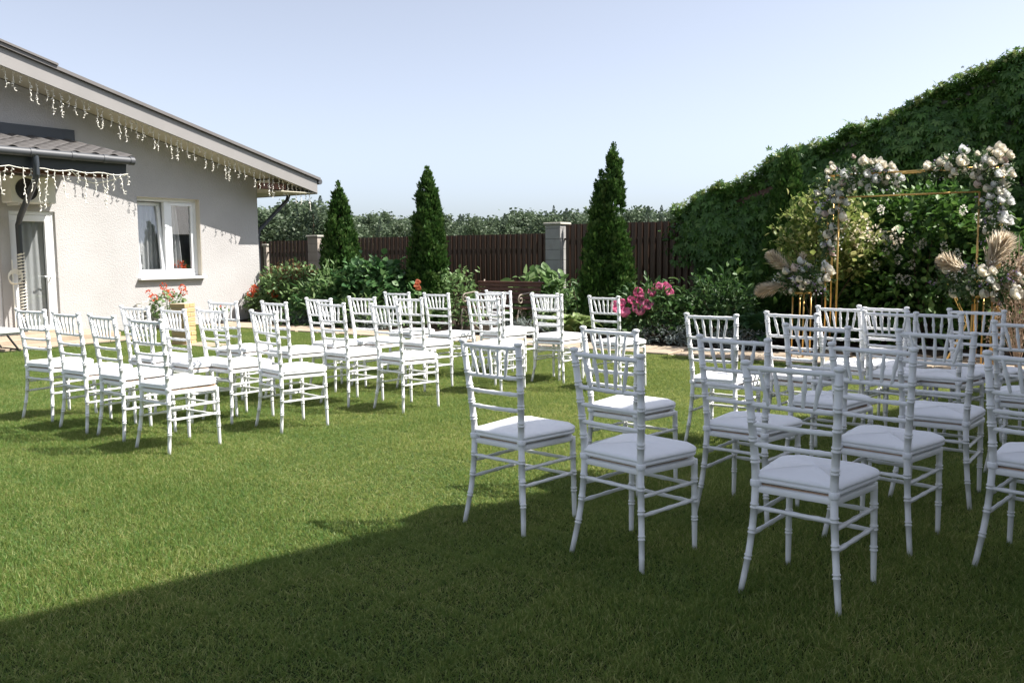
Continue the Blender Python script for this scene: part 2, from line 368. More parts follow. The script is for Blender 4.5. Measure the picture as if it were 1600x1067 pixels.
for i, tf in enumerate(tufts):
    oi = ng.nodes.new('GeometryNodeObjectInfo'); oi.inputs['Object'].default_value = tf; oi.inputs['As Instance'].default_value = True
    cmpn = ng.nodes.new('FunctionNodeCompare'); cmpn.data_type = 'INT'; cmpn.operation = 'EQUAL'
    ia = [x for x in cmpn.inputs if x.type == 'INT']; ng.links.new(av, ia[0]); ia[1].default_value = i
    ip = ng.nodes.new('GeometryNodeInstanceOnPoints'); ng.links.new(gi.outputs[0], ip.inputs['Points']); ng.links.new(cmpn.outputs[0], ip.inputs['Selection'])
    ng.links.new(oi.outputs['Geometry'], ip.inputs['Instance']); ng.links.new(cx.outputs[0], ip.inputs['Rotation']); ng.links.new(cs.outputs[0], ip.inputs['Scale'])
    ng.links.new(ip.outputs[0], jn.inputs[0])
ng.links.new(jn.outputs[0], go.inputs[0])
md = grass.modifiers.new('scatter', 'NODES'); md.node_group = ng

# ------------------------------------------------------------------ the house
def rebase(root, loc):
    root.location = loc
    for ch in root.children: ch.location = Vector(ch.location) - Vector(loc)
house = empty('house', label='single storey house with pale stucco gable wall and brown roof edge', cat='house')
SL = .252; UR = 8.6
def zr(u): return 2.63 + SL * (u + .9) if u < UR else 2.63 + SL * (UR + .9) - SL * (u - UR)
def gp(p, d): return HM @ Vector((d, p[0], p[1]))
W = MB(); D0, D1 = -.3, 0
def col(u0, u1, z0=0): W.prism([(u0, z0), (u1, z0), (u1, zr(u1) + .04), (u0, zr(u0) + .04)], D0, D1, gp)
def blk(u0, u1, z0, z1): W.prism([(u0, z0), (u1, z0), (u1, z1), (u0, z1)], D0, D1, gp)
WU0, WU1, WZ0, WZ1 = 1.38, 2.70, .96, 2.42
DU0, DU1, DZ1 = 4.21, 4.96, 2.09
GU0, GU1, GZ1 = 5.12, 7.3, 2.66
col(0, WU0); blk(WU0, WU1, 0, WZ0); col(WU0, WU1, WZ1); col(WU1, DU0); col(DU0, DU1, DZ1); col(DU1, GU0); col(GU0, GU1, GZ1)
col(GU1, UR); col(UR, 16)
hbox(W, 0, .3, -8, -.302, 0, 2.85); hbox(W, .302, 16, -8, -7.7, 0, 2.85); hbox(W, 15.7, 16, -7.69, -.302, 0, 2.85)
W.build('wall', M['stucco'], house)
# dark rooms behind the openings
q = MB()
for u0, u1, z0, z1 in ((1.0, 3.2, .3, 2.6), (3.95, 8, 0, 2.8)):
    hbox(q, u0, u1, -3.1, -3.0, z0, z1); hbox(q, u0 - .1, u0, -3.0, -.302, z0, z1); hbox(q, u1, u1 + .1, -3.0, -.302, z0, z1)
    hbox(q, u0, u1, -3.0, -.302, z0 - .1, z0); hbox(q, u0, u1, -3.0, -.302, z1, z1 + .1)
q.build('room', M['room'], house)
# roof
q = MB(); th = .055
for (ua, ub) in ((-.98, UR), (UR, 17.1)):
    za, zb = zr(ua) + .27, zr(ub) + .27
    q.prism([(ua, za), (ub, zb), (ub, zb + th), (ua, za + th)], -8.7, .84, gp)
roof = q.build('roof', M['roofsheet'], house)
q = MB(); q.prism([(4.48, zr(4.48) + .327), (UR, zr(UR) + .327), (UR, zr(UR) + .36), (4.48, zr(4.48) + .36)], .5, .87, gp)
q.build('verge_cap', M['roofsheet'], roof)
q = MB()
for (ua, ub) in ((-.92, UR), (UR, 17)): q.prism([(ua, zr(ua)), (ub, zr(ub)), (ub, zr(ub) + .262), (ua, zr(ua) + .262)], .75, .785, gp)
q.build('fascia', M['fascia'], house)
q = MB()
for (ua, ub) in ((-.9, UR), (UR, 16.9)): q.prism([(ua, zr(ua) + .05), (ub, zr(ub) + .05), (ub, zr(ub) + .075), (ua, zr(ua) + .075)], .002, .748, gp)
q.prism([(-.9, 2.612), (-.003, 2.612), (-.003, 2.628), (-.9, 2.628)], -8.4, .74, gp)
q.prism([(-.3, 2.632), (-.002, 2.632), (-.002, zr(0)), (-.3, zr(-.3))], .003, .4, gp)
q.build('soffit', M['soffit'], house)
q = MB(); hbox(q, -.25, .35, .45, .6, 2.66, 2.77); q.build('rafter_end', M['eavewood'], house)
q = MB(); q.prism([(-.935, 2.6), (-.925, 2.6), (-.925, 2.86), (-.935, 2.86)], -8.4, .78, gp); q.build('eave_fascia', M['fascia'], house)
q = MB(); q.tube([hp(-1.0, .8, 2.86), hp(-1.0, -8.5, 2.86)], .06, 10); soft(q.build('gutter', M['greymetal'], house))
q = MB(); q.tube([hp(-.99, .0, 2.82), hp(-.86, -.02, 2.62), hp(-.82, -.03, 2.5), hp(-.1, -.09, 1.86), hp(-.06, -.1, 1.7), hp(-.06, -.1, .05)], .042, 10)
soft(q.build('downpipe', M['darkmetal'], house))
# window with a tilted sash
q = MB(); f = .06
for (u0, u1, z0, z1) in ((WU0, WU1, WZ0, WZ0 + .07), (WU0, WU1, WZ1 - .07, WZ1), (WU0, WU0 + f, WZ0 + .07, WZ1 - .07), (WU1 - f, WU1, WZ0 + .07, WZ1 - .07), (1.985, 2.075, WZ0 + .07, WZ1 - .07)):
    hbox(q, u0, u1, -.2, -.12, z0, z1, .006)
win = q.build('window', M['pvc'], house)
def sash(u0, u1, z0, z1, o, parent, tilt=0, w=.06, mm='pvc'):
    piv = Matrix.Translation(hp((u0 + u1) / 2, o, z0)); ax = Vector((-BX, -BY, 0))
    T = piv @ Matrix.Rotation(tilt, 4, ax) @ piv.inverted() @ HM
    q = MB()
    for (a, b, c, d) in ((u0, u1, z0, z0 + w), (u0, u1, z1 - w, z1), (u0, u0 + w, z0 + w, z1 - w), (u1 - w, u1, z0 + w, z1 - w)):
        q.box(o - .05, a, c, o + .012, b, d, T, .005)
    s = q.build('sash', M[mm], parent)
    q = MB(); q.box(o - .025, u0 + w - .005, z0 + w - .005, o - .017, u1 - w + .005, z1 - w + .005, T)
    q.build('pane', M['glass'], parent); return s
sash(2.08, WU1 - f - .004, WZ0 + .075, WZ1 - .075, -.155, win, R(5))
sash(WU0 + f + .004, 1.98, WZ0 + .075, WZ1 - .075, -.14, win)
q = MB(); hbox(q, WU0 - .03, WU1 + .05, -.119, .1, WZ0 - .05, WZ0 - .004, .008); q.build('sill', M['pvc'], win)
q = MB()
for (u0, u1, z0, z1) in ((WU0 + .002, WU1 - .002, WZ1 - .012, WZ1 - .002), (WU0 + .001, WU0 + .011, WZ0 + .002, WZ1 - .013)): hbox(q, u0, u1, -.118, -.004, z0, z1)
q.build('reveal', M['stone_trim'], win)
def curtain(name, parent, prof, z0, z1, o, amp=.035, waves=9):
    q = MB(); n = 64; mz = 10
    for j in range(mz + 1):
        k = j / mz; u0, u1 = prof(k)
        for i in range(n + 1):
            x = i / n; q.v.append(hp(u0 + (u1 - u0) * x, o + amp * math.sin(x * waves * 6.283 + 1.3 * math.sin(5 * x)) + .01 * math.sin(k * 4 + x * 20), z0 + (z1 - z0) * k)); q.t.append(.5)
    for j in range(mz):
        for i in range(n): a = j * (n + 1) + i; q.f.append((a, a + 1, a + n + 2, a + n + 1))
    return q.build(name, M['curtain'], parent, True)
curtain('curtain', win, lambda k: (2.0, 2.9), .85, 2.5, -.37, .025)
curtain('curtain', win, lambda k: (1.75 - .13 * (1 - k) ** .8, 2.1), .85, 2.5, -.27, .025, 4)
# glazed door
q = MB()
for (u0, u1, z0, z1) in ((DU0, DU1, DZ1 - .06, DZ1), (DU0, DU0 + .05, .1, DZ1 - .06), (DU1 - .05, DU1, .1, DZ1 - .06)): hbox(q, u0, u1, -.16, -.04, z0, z1, .005)
door = q.build('door', M['pvc'], house)
sash(DU0 + .054, DU1 - .054, .11, DZ1 - .065, -.06, door, 0, .1)
curtain('curtain', door, lambda k: (DU0 - .05, DU1 + .05), .1, 2.1, -.14, .014, 8)
q = MB(); q.tube([hp(DU0 + .1, -.046, 1.02), hp(DU0 + .1, .02, 1.02), hp(DU0 + .24, .025, 1.02)], .012, 8); hbox(q, DU0 + .08, DU0 + .12, -.047, -.038, .9, 1.12)
q.build('handle', M['pvc'], door)
q = MB(); hbox(q, DU0 - .05, DU1 + .05, -.29, .18, .101, .14); q.build('doorstep', M['paving'], house)
q = MB()
for (u0, u1, z0, z1) in ((GU0, GU1, GZ1 - .07, GZ1), (GU0, GU1, .1, .18), (GU0, GU0 + .08, .18, GZ1 - .07), (GU1 - .08, GU1, .18, GZ1 - .07), (GU0 + .08, GU1 - .08, 2.08, 2.16), (6.17, 6.25, .18, 2.08)):
    hbox(q, u0, u1, -.16, -.05, z0, z1, .006)
gl = q.build('glazed_door', M['pvc'], house)
sash(GU0 + .084, 6.166, .184, 2.076, -.08, gl, 0, .08); sash(6.254, GU1 - .084, .184, 2.076, -.08, gl, 0, .08)
q = MB(); hbox(q, GU0 + .08, GU1 - .08, -.11, -.1, 2.16, GZ1 - .07); q.build('pane', M['glass'], gl)
curtain('curtain', gl, lambda k: (GU0 - .1, GU1), .1, 2.7, -.24, .03, 14)
# canopy with wavy tiles
can = empty('canopy'); can.parent = house
CU0, CU1 = 3.96, 8.4; CS = (3.25 - 2.86) / 1.85
q = MB(); hbox(q, 3.82, 8.4, .004, .05, 3.275, 3.46); q.build('wall_panel', M['darkmetal'], can)
def tile_mesh():
    q = MB(); nx, ny = 12, 3
    for lay in (0, -.016):
        for j in range(ny + 1):
            for i in range(nx + 1):
                x = i / nx * .3; y = j / ny * .42
                z = .026 * math.cos((i / nx) * 2 * math.pi) * (1 if math.cos((i / nx) * 2 * math.pi) > 0 else .6) + lay
                q.v.append((x, y, z)); q.t.append(.5)
    st = (nx + 1) * (ny + 1)
    for j in range(ny):
        for i in range(nx):
            a = j * (nx + 1) + i; q.f.append((a, a + 1, a + nx + 2, a + nx + 1)); q.f.append((st + a, st + a + nx + 1, st + a + nx + 2, st + a + 1))
    for i in range(nx): q.f.append((i, st + i, st + i + 1, i + 1)); a = ny * (nx + 1) + i; q.f.append((a, a + 1, st + a + 1, st + a))
    return q.mesh('roof_tile', M['tile'], True)
tm = tile_mesh(); ang = math.atan(CS)
for r in range(5):
    for c in range(15):
        o = 1.9 - .385 * r
        b_ = hp(CU0 + .3 * c + .3, o, 2.86 + (1.85 - o) * CS + .035 + random.uniform(-.002, .002))
        # tile local x runs along -u (world +b), local y climbs towards the wall
        X = Vector((BX, BY, 0)); Yv = (Vector((-BY, BX, 0)) + Vector((0, 0, CS + .02))).normalized(); Z = X.cross(Yv)
        t = link('roof_tile', tm, can); t.matrix_local = Matrix.Translation(b_) @ Matrix((X, Yv, Z)).transposed().to_4x4()
q = MB(); q.prism([(.052, 3.235), (1.82, 2.855), (1.82, 2.82), (.052, 3.19)], CU0 + .03, CU1, lambda p, d: HM @ Vector((p[0], d, p[1]))); q.build('deck', M['eavewood'], can)
q = MB(); q.prism([(1.74, 2.84), (1.81, 2.84), (1.77, 2.6), (1.74, 2.6)], CU0 + .04, CU1, lambda p, d: HM @ Vector((p[0], d, p[1])))
q.prism([(.06, 3.2), (1.735, 2.86), (1.735, 2.62), (1.2, 2.62), (.06, 2.75)], CU0 + .04, CU0 + .08, lambda p, d: HM @ Vector((p[0], d, p[1]))); q.build('fascia', M['darkmetal'], can)
q = MB(); hbox(q, CU0 + .1, CU1, .004, 1.735, 2.70, 2.715); q.build('soffit', M['soffit'], can)
q = MB(); hbox(q, 4.02, 8.3, 1.2, 1.34, 2.58, 2.698); q.build('beam', M['eavewood'], can)
q = MB(); q.tube([hp(CU0, 1.88, 2.82), hp(CU1, 1.88, 2.82)], .06, 10)
for u in (3.965, 4.4, 4.9, 5.5, 6.2, 6.9): q.tube([hp(u - .035, 1.88, 2.82), hp(u + .035, 1.88, 2.82)], .067, 10)
soft(q.build('gutter', M['greymetal'], can))
q = MB(); q.tube([hp(5.45, 1.88, 2.78), hp(5.45, 1.88, 2.52), hp(5.43, 1.78, 2.42), hp(4.88, .2, 1.98), hp(4.86, .09, 1.86), hp(4.86, .09, .12)], .046, 10); soft(q.build('downpipe', M['darkmetal'], can))
rebase(house, Vector((C0[0], C0[1], 0)))

ac = empty('air_conditioner', hp(4.7, .02, 2.2), label='white air conditioner unit with round dark fan grille above the glazed door', cat='air conditioner')
q = MB(); hbox(q, 4.36, 5.06, .02, .34, 2.2, 2.62, .015); q.build('casing', M['acwhite'], ac)
q = MB(); c = hp(4.82, .345, 2.41)
for r_ in (.17, .13, .09, .05):
    q.tube([c + Vector((-BX, -BY, 0)) * (r_ * math.cos(k * math.pi / 12)) + Vector((0, 0, r_ * math.sin(k * math.pi / 12))) for k in range(25)], .008, 5)
q.build('fan_grille', M['black'], ac)
q = MB(); q.prism([(4.82 + .175 * math.cos(k * math.pi / 12), 2.41 + .175 * math.sin(k * math.pi / 12)) for k in range(24)], .3405, .344, gp); q.build('fan_opening', M['black'], ac)
q = MB()
for u in (4.45, 4.95): hbox(q, u, u + .03, .004, .36, 2.16, 2.195)
q.build('bracket', M['acwhite'], ac)
rebase(ac, hp(4.7, .02, 2.2))

# hanging icicle lights
def strand_mesh(L, seed):
    g = random.Random(seed); q = MB(); n = int(L / .035) + 2; P = []
    for i in range(n): P.append(Vector((g.uniform(-.012, .012), g.uniform(-.012, .012), -L * i / (n - 1))))
    q.tube(P, .004, 4, t=.5)
    for p in P[1:]:
        d = Vector((g.uniform(-1, 1), g.uniform(-1, 1), g.uniform(-.9, .1))).normalized()
        q.tube([p, p + d * .018, p + d * .04], [.003, .009, .003], 5)
    return q.mesh('light_strand', M['wire'])
SM = [strand_mesh(l, i) for i, l in enumerate((.42, .2, .3, .14, .36, .24))]
rk = empty('icicle_lights', hp(3, .5, zr(3)), label='white icicle light strings hanging along the sloping roof edge', cat='string lights')
q = MB(); q.tube([hp(-.88 + .1 * i, .66, zr(-.88 + .1 * i) + .045 - .025 * abs(math.sin(i * .9))) for i in range(90)], .006, 4); q.build('wire', M['wire'], rk)
i = 0; u = -.8
while u < 8: link('light_strand', SM[(i * 5 + i // 3) % 6], rk, hp(u, .66, zr(u) + .035), (random.uniform(-.06, .06), random.uniform(-.06, .06), random.uniform(0, 6))); u += random.uniform(.09, .15); i += 1
rebase(rk, hp(3, .5, zr(3)))
ck = empty('icicle_lights', hp(5, 1.83, 2.6), label='white icicle light strings hanging from the tiled canopy edge', cat='string lights')
q = MB(); q.tube([hp(4.0 + .1 * i, 1.83, 2.62 - .03 * abs(math.sin(i * .7))) for i in range(45)], .007, 4)
q.tube([hp(4.9, 1.83, 2.6), hp(4.65, 1.6, 2.51), hp(4.4, 1.6, 2.46), hp(4.2, 1.7, 2.52), hp(4.0, 1.83, 2.62)], .009, 4); q.build('wire', M['wire'], ck)
i = 0; u = 4.0
while u < 7.9: link('light_strand', SM[(i * 5 + 3 + i // 4) % 6], ck, hp(u, 1.83, 2.61), (random.uniform(-.1, .1), random.uniform(-.1, .1), random.uniform(0, 6)), (1, 1, random.uniform(1, 1.45))); u += random.uniform(.09, .14); i += 1
rebase(ck, hp(5, 1.83, 2.6))
q = MB()
for k in range(5): q.tube([hp(4.98, .1 + .012 * k, 1.0) + Vector((-BX, -BY, 0)) * ((.09 + .006 * k) * math.cos(a * .45)) + Vector((0, 0, (.09 + .006 * k) * math.sin(a * .45) + .01 * k)) for a in range(15)], .007, 5)
q.tube([hp(5.0, .1, 1.3), hp(5.0, .09, .1)], .012, 6)
tag(q.build('cable_coil', M['wire']), 'coiled white cable hanging beside the dark downpipe', 'cable')
q = MB()
for k in range(64):
    z = .3 + k * .017; q.tube([hp(4.86 + .055 * math.cos(k * 2.1 + j * .8), .1 + .055 * math.sin(k * 2.1 + j * .8), z + j * .012) for j in range(5)], .009, 4)
tag(q.build('light_garland', M['wire']), 'bundle of white string lights wrapped round the dark downpipe', 'string lights')
lo = empty('sun_lounger', hp(6.4, 2.0, 0), label='white topped lounger with black legs at far left of the lawn', cat='lounger')
q = MB(); hbox(q, 5.75, 7.3, 1.3, 1.85, .27, .33, .015); q.build('cushion', M['pvc'], lo)
q = MB()
for o in (1.33, 1.82):
    for (ua, ub) in ((5.8, 5.98), (6.9, 6.7)): q.tube([hp(ua, o, .0), hp(ub, o, .27)], .016, 6)
    q.tube([hp(5.75, o, .255), hp(7.3, o, .255)], .014, 6)
q.tube([hp(5.8, 1.33, .03), hp(5.8, 1.82, .03)], .014, 6); q.build('frame', M['black'], lo)
rebase(lo, hp(6.4, 2.0, 0))

# house that stands right of the camera and throws the big shade over the near lawn (outside the picture)
E0 = Vector((1.1, 1.35)); ED = Vector((.77, .64)).normalized(); EN = Vector((ED.y, -ED.x))
def ep(l, d, z): p = E0 + ED * l + EN * d; return (p.x, p.y, z)
nb = empty('neighbour_house', label='tall rendered house beside the lawn, right of the picture', cat='house')
def epr(p, d): return ep(d, p[0], p[1])
q = MB(); q.prism([(.5, 0), (9, 0), (9, 5.8), (.5, 5.8)], .4, 13.6, epr); q.build('wall', M['stucco'], nb)
q = MB(); q.prism([(0, 5.9), (4.75, 7.2), (9.5, 5.9), (9.5, 6.0), (4.75, 7.32), (0, 6.02)], 0, 14, epr); q.build('roof', M['roofsheet'], nb)
q = MB()
for l in (3, 6.5, 10):
    for z in (.9, 3.6): q.prism([(.45, z), (.5, z), (.5, z + 1.4), (.45, z + 1.4)], l, l + 1.2, epr)
q.build('window', M['pvc'], nb); rebase(nb, (E0.x, E0.y, 0))

# ------------------------------------------------------------------ fence
FT = 4.1
fence = empty('fence', label='dark brown vertical steel slat fence between block posts', cat='fence')
slats = {}
def slat(s, h, back=False):
    if h not in slats:
        q = MB(); w = .05
        q.v += []; prof = [(-w, 0), (-w * .8, -.012), (-w * .25, -.008), (0, -.013), (w * .25, -.008), (w * .8, -.012), (w, 0), (w, .003), (-w, .003)]
        q.prism(prof, .06, h, lambda p, d: (p[0], p[1], d)); slats[h] = q.mesh('slat', M['fence'])
    t = FT + (.05 if back else 0)
    p = bed(s, t); link('slat', slats[h], fence, (p.x, p.y, random.uniform(-.003, .003)), (0, 0, BROT + (math.pi if back else 0) + random.uniform(-.02, .02)))
for s0, s1, h in ((-14, -12.6, 1.69), (-12.4, -10.86, 1.69), (-10.5, -4.26, 1.72), (-3.88, 1.2, 1.88)):
    n = int((s1 - s0) / .124)
    for k in range(n): slat(s0 + (k + .5) * (s1 - s0) / n, h); slat(s0 + (k + 1) * (s1 - s0) / n, h - .004, True)
    q = MB()
    for z in (.35, h - .3): q.box(s0 - .05, FT + .008, z, s1 + .05, FT + .04, z + .04, BM)
    q.build('rail', M['fence'], fence)
for s, h, w, mm in ((-4.07, 1.92, .33, 'post'), (-10.68, 1.8, .33, 'posttan'), (-12.5, 1.62, .1, 'posttan')):
    q = MB(); z = .0; k = 0
    while z < h - .05:
        z2 = min(z + .2, h - .05); q.box(s - w / 2, FT - w / 2 + .02, z + .004, s + w / 2, FT + w / 2 + .02, z2, BM, .006); z = z2
    po = q.build('post', M[mm], fence)
    q = MB(); q.box(s - w / 2 - .03, FT - w / 2 - .01, h - .048, s + w / 2 + .03, FT + w / 2 + .05, h, BM, .012); q.build('cap', M['cap'], po)
rebase(fence, bed(-4, FT))

# ------------------------------------------------------------------ plants
def stems(name, base, tips, r, parent, m='bark'):
    q = MB()
    for tp in tips:
        b = Vector(base) + Vector((random.uniform(-.08, .08), random.uniform(-.08, .08), 0)); t = Vector(tp); mid = (b + t) / 2 + Vector((random.uniform(-.06, .06), random.uniform(-.06, .06), .08))
        q.tube([b, mid, t], [r, r * .7, r * .3], 5)
    return q.build(name, M[m], parent)
def thuja(s, t, h, w, tips, label, n=6500, m='thuja', group=None, cat='tree'):
    """tips: list of (ds, dt, height fraction, width fraction)"""
    b = bed(s, t, .05); root = empty('thuja_tree', b, label=label, cat=cat, group=group)
    q = MB(); q.tube([(0, 0, -.05), (0, 0, h * .5), (.02, 0, h * .9)], [.05, .035, .008], 7); q.build('trunk', M['bark'], root)
    P = []; A = []; N_ = []; Sz = []; Ti = []
    for (ds, dt, hf, wf) in tips:                 # a slender leader, then the clumps
        x = rng.random(260); o_ = rng.normal(0, 1, (260, 3)) * (.05 * (1 - x) ** .7 + .008)[:, None]
        P.append(np.stack([np.full(260, ds), np.full(260, dt), h * hf * (.84 + .16 * x)], 1) + o_); A.append(unit(o_) * .35 + np.array([0, 0, 1.])); N_.append(rdir(260)); Sz.append(rng.uniform(.04, .075, 260)); Ti.append(rng.uniform(.3, .8, 260))
        nc = int(230 * wf * hf); per = int(n / 95); m_ = nc * per
        k = rng.random(nc) ** 1.25; th = rng.uniform(0, 2 * np.pi, nc); H = h * hf
        prof = np.interp(k, [0, .06, .2, .45, .7, .88, 1], [.74, .92, 1, .86, .6, .3, .04]) * w / 2 * wf
        r = prof * (.5 + .5 * rng.random(nc) ** .5) * (1 + .14 * np.sin(3 * th + 9 * k))
        kk = np.repeat(k, per); tt = np.repeat(th, per); c, s_ = np.cos(tt), np.sin(tt); rr = np.repeat(r, per)
        L = np.repeat(rng.uniform(.16, .4, nc) * (1 - .45 * k), per); x = rng.random(m_)          # along each flame shaped clump
        wd = (.04 + .05 * np.repeat(rng.random(nc), per)) * (1 - .75 * x) * (1 - .72 * kk)
        off = rng.normal(0, 1, (m_, 3)) * wd[:, None] * np.array([1, 1, .8])
        lean = np.repeat(rng.uniform(.05, .34, nc), per)
        P.append(np.stack([ds + (rr + x * L * lean) * c, dt + (rr + x * L * lean) * s_, kk * (H - .3) + x * L], 1) + off)
        A.append(np.stack([c * .3, s_ * .3, np.full(m_, 1.)], 1) + unit(off) * .55 + rng.normal(0, .2, (m_, 3)))
        N_.append(np.stack([c, s_, np.zeros(m_)], 1) + rng.normal(0, .75, (m_, 3)))
        Sz.append(np.clip(rng.normal(.085, .022, m_), .035, .14)); Ti.append(np.clip(rng.normal(.3, .18, m_) + .32 * x + np.repeat(rng.normal(0, .1, nc), per), 0, 1))
    cloud('crown', M[m], T_spray(), np.concatenate(P), np.concatenate(A), np.concatenate(N_), np.concatenate(Sz), np.concatenate(Ti), root); return root
thuja(-7.99, 2.2, 2.72, .68, [(0, 0, 1, 1), (.12, .1, .8, .7)], 'pointed green thuja left of the middle, next to the tan fence post', 6500)
thuja(-5.69, 2.2, 2.86, .67, [(0, 0, 1, 1), (.1, -.05, .9, .7), (-.12, .08, .7, .7)], 'tall green thuja standing behind the chairs, left of the bench', 6500)
thuja(-1.92, 2.2, 3.0, .64, [(.09, 0, 1, .72), (-.1, .05, .86, .66), (-.2, -.05, .72, .55), (.16, -.1, .6, .7)], 'tallest thuja with several spires, right of the grey block post', 7500)
thuja(.8, 2.7, 2.75, .6, [(0, 0, 1, .9), (.12, .05, .97, .7), (-.1, 0, .9, .7)], 'dark slim conifer in front of the ivy wall left of the arch', 6000)

def shrub(name, label, s, t, rad, h, m, T, size, ncl, per, cat='shrub', z0=.05, tipm=None, low=0., group=None, spread=.13, nstem=9, droop=.2):
    b = bed(s, t, z0); root = empty(name, b, label=label, cat=cat, group=group)
    th = rng.uniform(0, 2 * np.pi, ncl); v = rng.random(ncl) ** .8
    rr = np.sqrt(np.clip(1 - (np.abs(v - .35) / .66) ** 2.2, .03, 1)) * (.72 + .28 * rng.random(ncl) ** .5) * (1 + .15 * np.sin(3 * th + 5 * v))
    c = np.stack([rr * rad[0] * np.cos(th), rr * rad[1] * np.sin(th), (low + (1 - low) * v) * h * (1 + .07 * np.sin(4 * th))], 1)
    ca, sa = math.cos(BROT), math.sin(BROT); c = np.stack([c[:, 0] * ca - c[:, 1] * sa, c[:, 0] * sa + c[:, 1] * ca, c[:, 2]], 1)
    out = unit(c - np.array([0, 0, h * .35]))
    P = np.repeat(c, per, 0) + rng.normal(0, spread, (ncl * per, 3)) * np.array([1, 1, .75]); P[:, 2] = np.clip(P[:, 2], .02, None)
    O = np.repeat(out, per, 0); n = len(P)
    ax = O * .8 + rng.normal(0, .5, (n, 3)); ax[:, 2] -= droop
    nr = O * .5 + rng.normal(0, .35, (n, 3)); nr[:, 2] += .75
    ti = np.clip(rng.normal(.4, .2, n) + np.repeat(rng.normal(0, .12, ncl), per), 0, 1)
    stems('stem', (0, 0, -.05), [tuple(x) for x in c[:nstem]], .014, root)
    cloud('foliage', M[m], T, P, ax, nr, np.clip(rng.normal(size, size * .25, n), size * .4, size * 1.7), ti, root)
    if tipm is not None:
        k = c[:, 2] > h * .8; cc = c[k]; P = np.repeat(cc, 8, 0) + rng.normal(0, .07, (len(cc) * 8, 3)) + np.array([0, 0, .08])
        cloud('young_shoots', M[tipm], T, P, rng.normal(0, .6, (len(P), 3)) + np.array([0, 0, .8]), rdir(len(P)) + np.array([0, 0, .5]), size * .7, None, root, True)
    return root
TL = T_leaf(.62); TS = T_simple(.5)
shrub('leafy_shrub', 'broad pale green shrub with reddish tips beside the house corner', -9.15, 1.95, (.98, .6), .88, 'shrub', TL, .088, 320, 17, tipm='redtip')
shrub('leafy_shrub', 'dark rounded hydrangea like shrub between the two left thujas', -6.7, 1.75, (1.0, .6), .98, 'shrubdark', T_leaf(.78), .12, 260, 12)
shrub('leafy_shrub', 'light green narrow leaved plant in front of the left thuja', -7.55, 1.3, (.3, .3), 1.0, 'shrub', T_leaf(.35), .12, 40, 14)
shrub('leafy_shrub', 'small pale green bush left of the brown bench', -4.62, 1.75, (.34, .3), .88, 'shrub', TL, .075, 60, 14)
shrub('leafy_shrub', 'large leaved light green bush behind the brown bench', -3.66, 2.9, (.55, .42), .82, 'shrub', T_leaf(.8), .15, 70, 10)
shrub('leafy_shrub', 'low dark green plant at the foot of the grey block post', -2.75, 2.6, (.5, .4), .72, 'peonyleaf', T_leaf(.35), .1, 60, 12)
shrub('leafy_shrub', 'dark feathery bush right of the pink peonies', .12, 1.75, (.5, .4), .78, 'peonyleaf', T_leaf(.28), .12, 90, 14)
shrub('leafy_shrub', 'shaded dark plant under the ivy behind the peonies', .1, 2.9, (.6, .5), .95, 'viburnum', TL, .11, 80, 12)
shrub('leafy_shrub', 'low green edging plant left of the bench', -6.2, 1.15, (.5, .22), .42, 'shrub', T_leaf(.3), .12, 50, 12)
shrub('leafy_shrub', 'arching green fern clump left of the chairs by the path', -7.75, 1.2, (.36, .26), .45, 'shrubdark', T_leaf(.3), .16, 40, 12)
vib = shrub('flowering_shrub', 'big dark green shrub filling the space behind the flower arch', 2.7, 2.6, (1.2, .75), 2.0, 'viburnum', TL, .1, 420, 15, nstem=16)
golden = shrub('golden_shrub', 'yellow leaved shrub at the left side of the flower arch', 1.62, 1.8, (.5, .36), 1.9, 'goldleaf', TL, .08, 190, 16, low=.5)
shrub('leafy_shrub', 'dark shrub behind the right foot of the arch', 4.3, 2.3, (.7, .6), 1.5, 'viburnum', TL, .1, 150, 14)
shrub('leafy_shrub', 'dark low shrub at the foot of the ivy wall', 1.3, 3.2, (.9, .45), 1.2, 'ivy', TL, .11, 150, 13)
shrub('climber_sprig', 'small creeper sprig hanging on the brown fence top', -1.55, 4.0, (.1, .05), .5, 'ivy', TL, .09, 10, 7, z0=1.35, nstem=3, cat='plant', spread=.08)
shrub('climber_sprig', 'creeper shoots climbing the right end of the brown fence', -.75, 3.95, (.25, .06), 1.7, 'ivy', TL, .1, 26, 6, z0=.1, nstem=6, cat='plant', spread=.09)

def hosta(label, s, t, r, n, m, size, seed):
    g = random.Random(seed); root = empty('hosta', bed(s, t, .06), label=label, cat='plant', group='hostas in the flower bed')
    V = []; lm = []
    for k in range(3):
        q = MB(); w = (.2, .24, .17)[k]; L = 7
        for i in range(L + 1):
            x = i / L; y = x * .78; hw = w * (math.sin(math.pi * min(1, x * 1.02)) ** .7) * (1 - .3 * x); z = .42 * math.sin(x * 1.9) - .3 * x * x
            for j, u in enumerate((-1, -.5, 0, .5, 1)): q.v.append((u * hw, .12 + y, z + .1 * abs(u) * hw * 2 - .02 * math.cos(u * 9))); q.t.append(.15 + .8 * abs(u) * g.uniform(.8, 1))
        for i in range(L):
            for j in range(4): a = i * 5 + j; q.f.append((a, a + 1, a + 6, a + 5))
        q.tube([(0, 0, -.05), (0, .12, .02)], .012, 4, t=.5)
        lm.append(q.mesh('leaf', M[m], True))
    for i in range(n):
        a = i * 2.4; k = i / n
        link('leaf', lm[i % 3], root, (.03 * math.cos(a), .03 * math.sin(a), .02 + .12 * (1 - k)), (g.uniform(-.1, .12) + .55 * (1 - k), g.uniform(-.2, .2), a), size * g.uniform(.75, 1.1) * (.7 + .3 * k))
    return root
hosta('pale cream edged hosta between the bench and the peonies', -2.0, 1.25, .4, 46, 'hosta', .52, 1)
hosta('smaller light green hosta next to the bench arm', -2.55, 1.35, .3, 26, 'hosta', .4, 2)
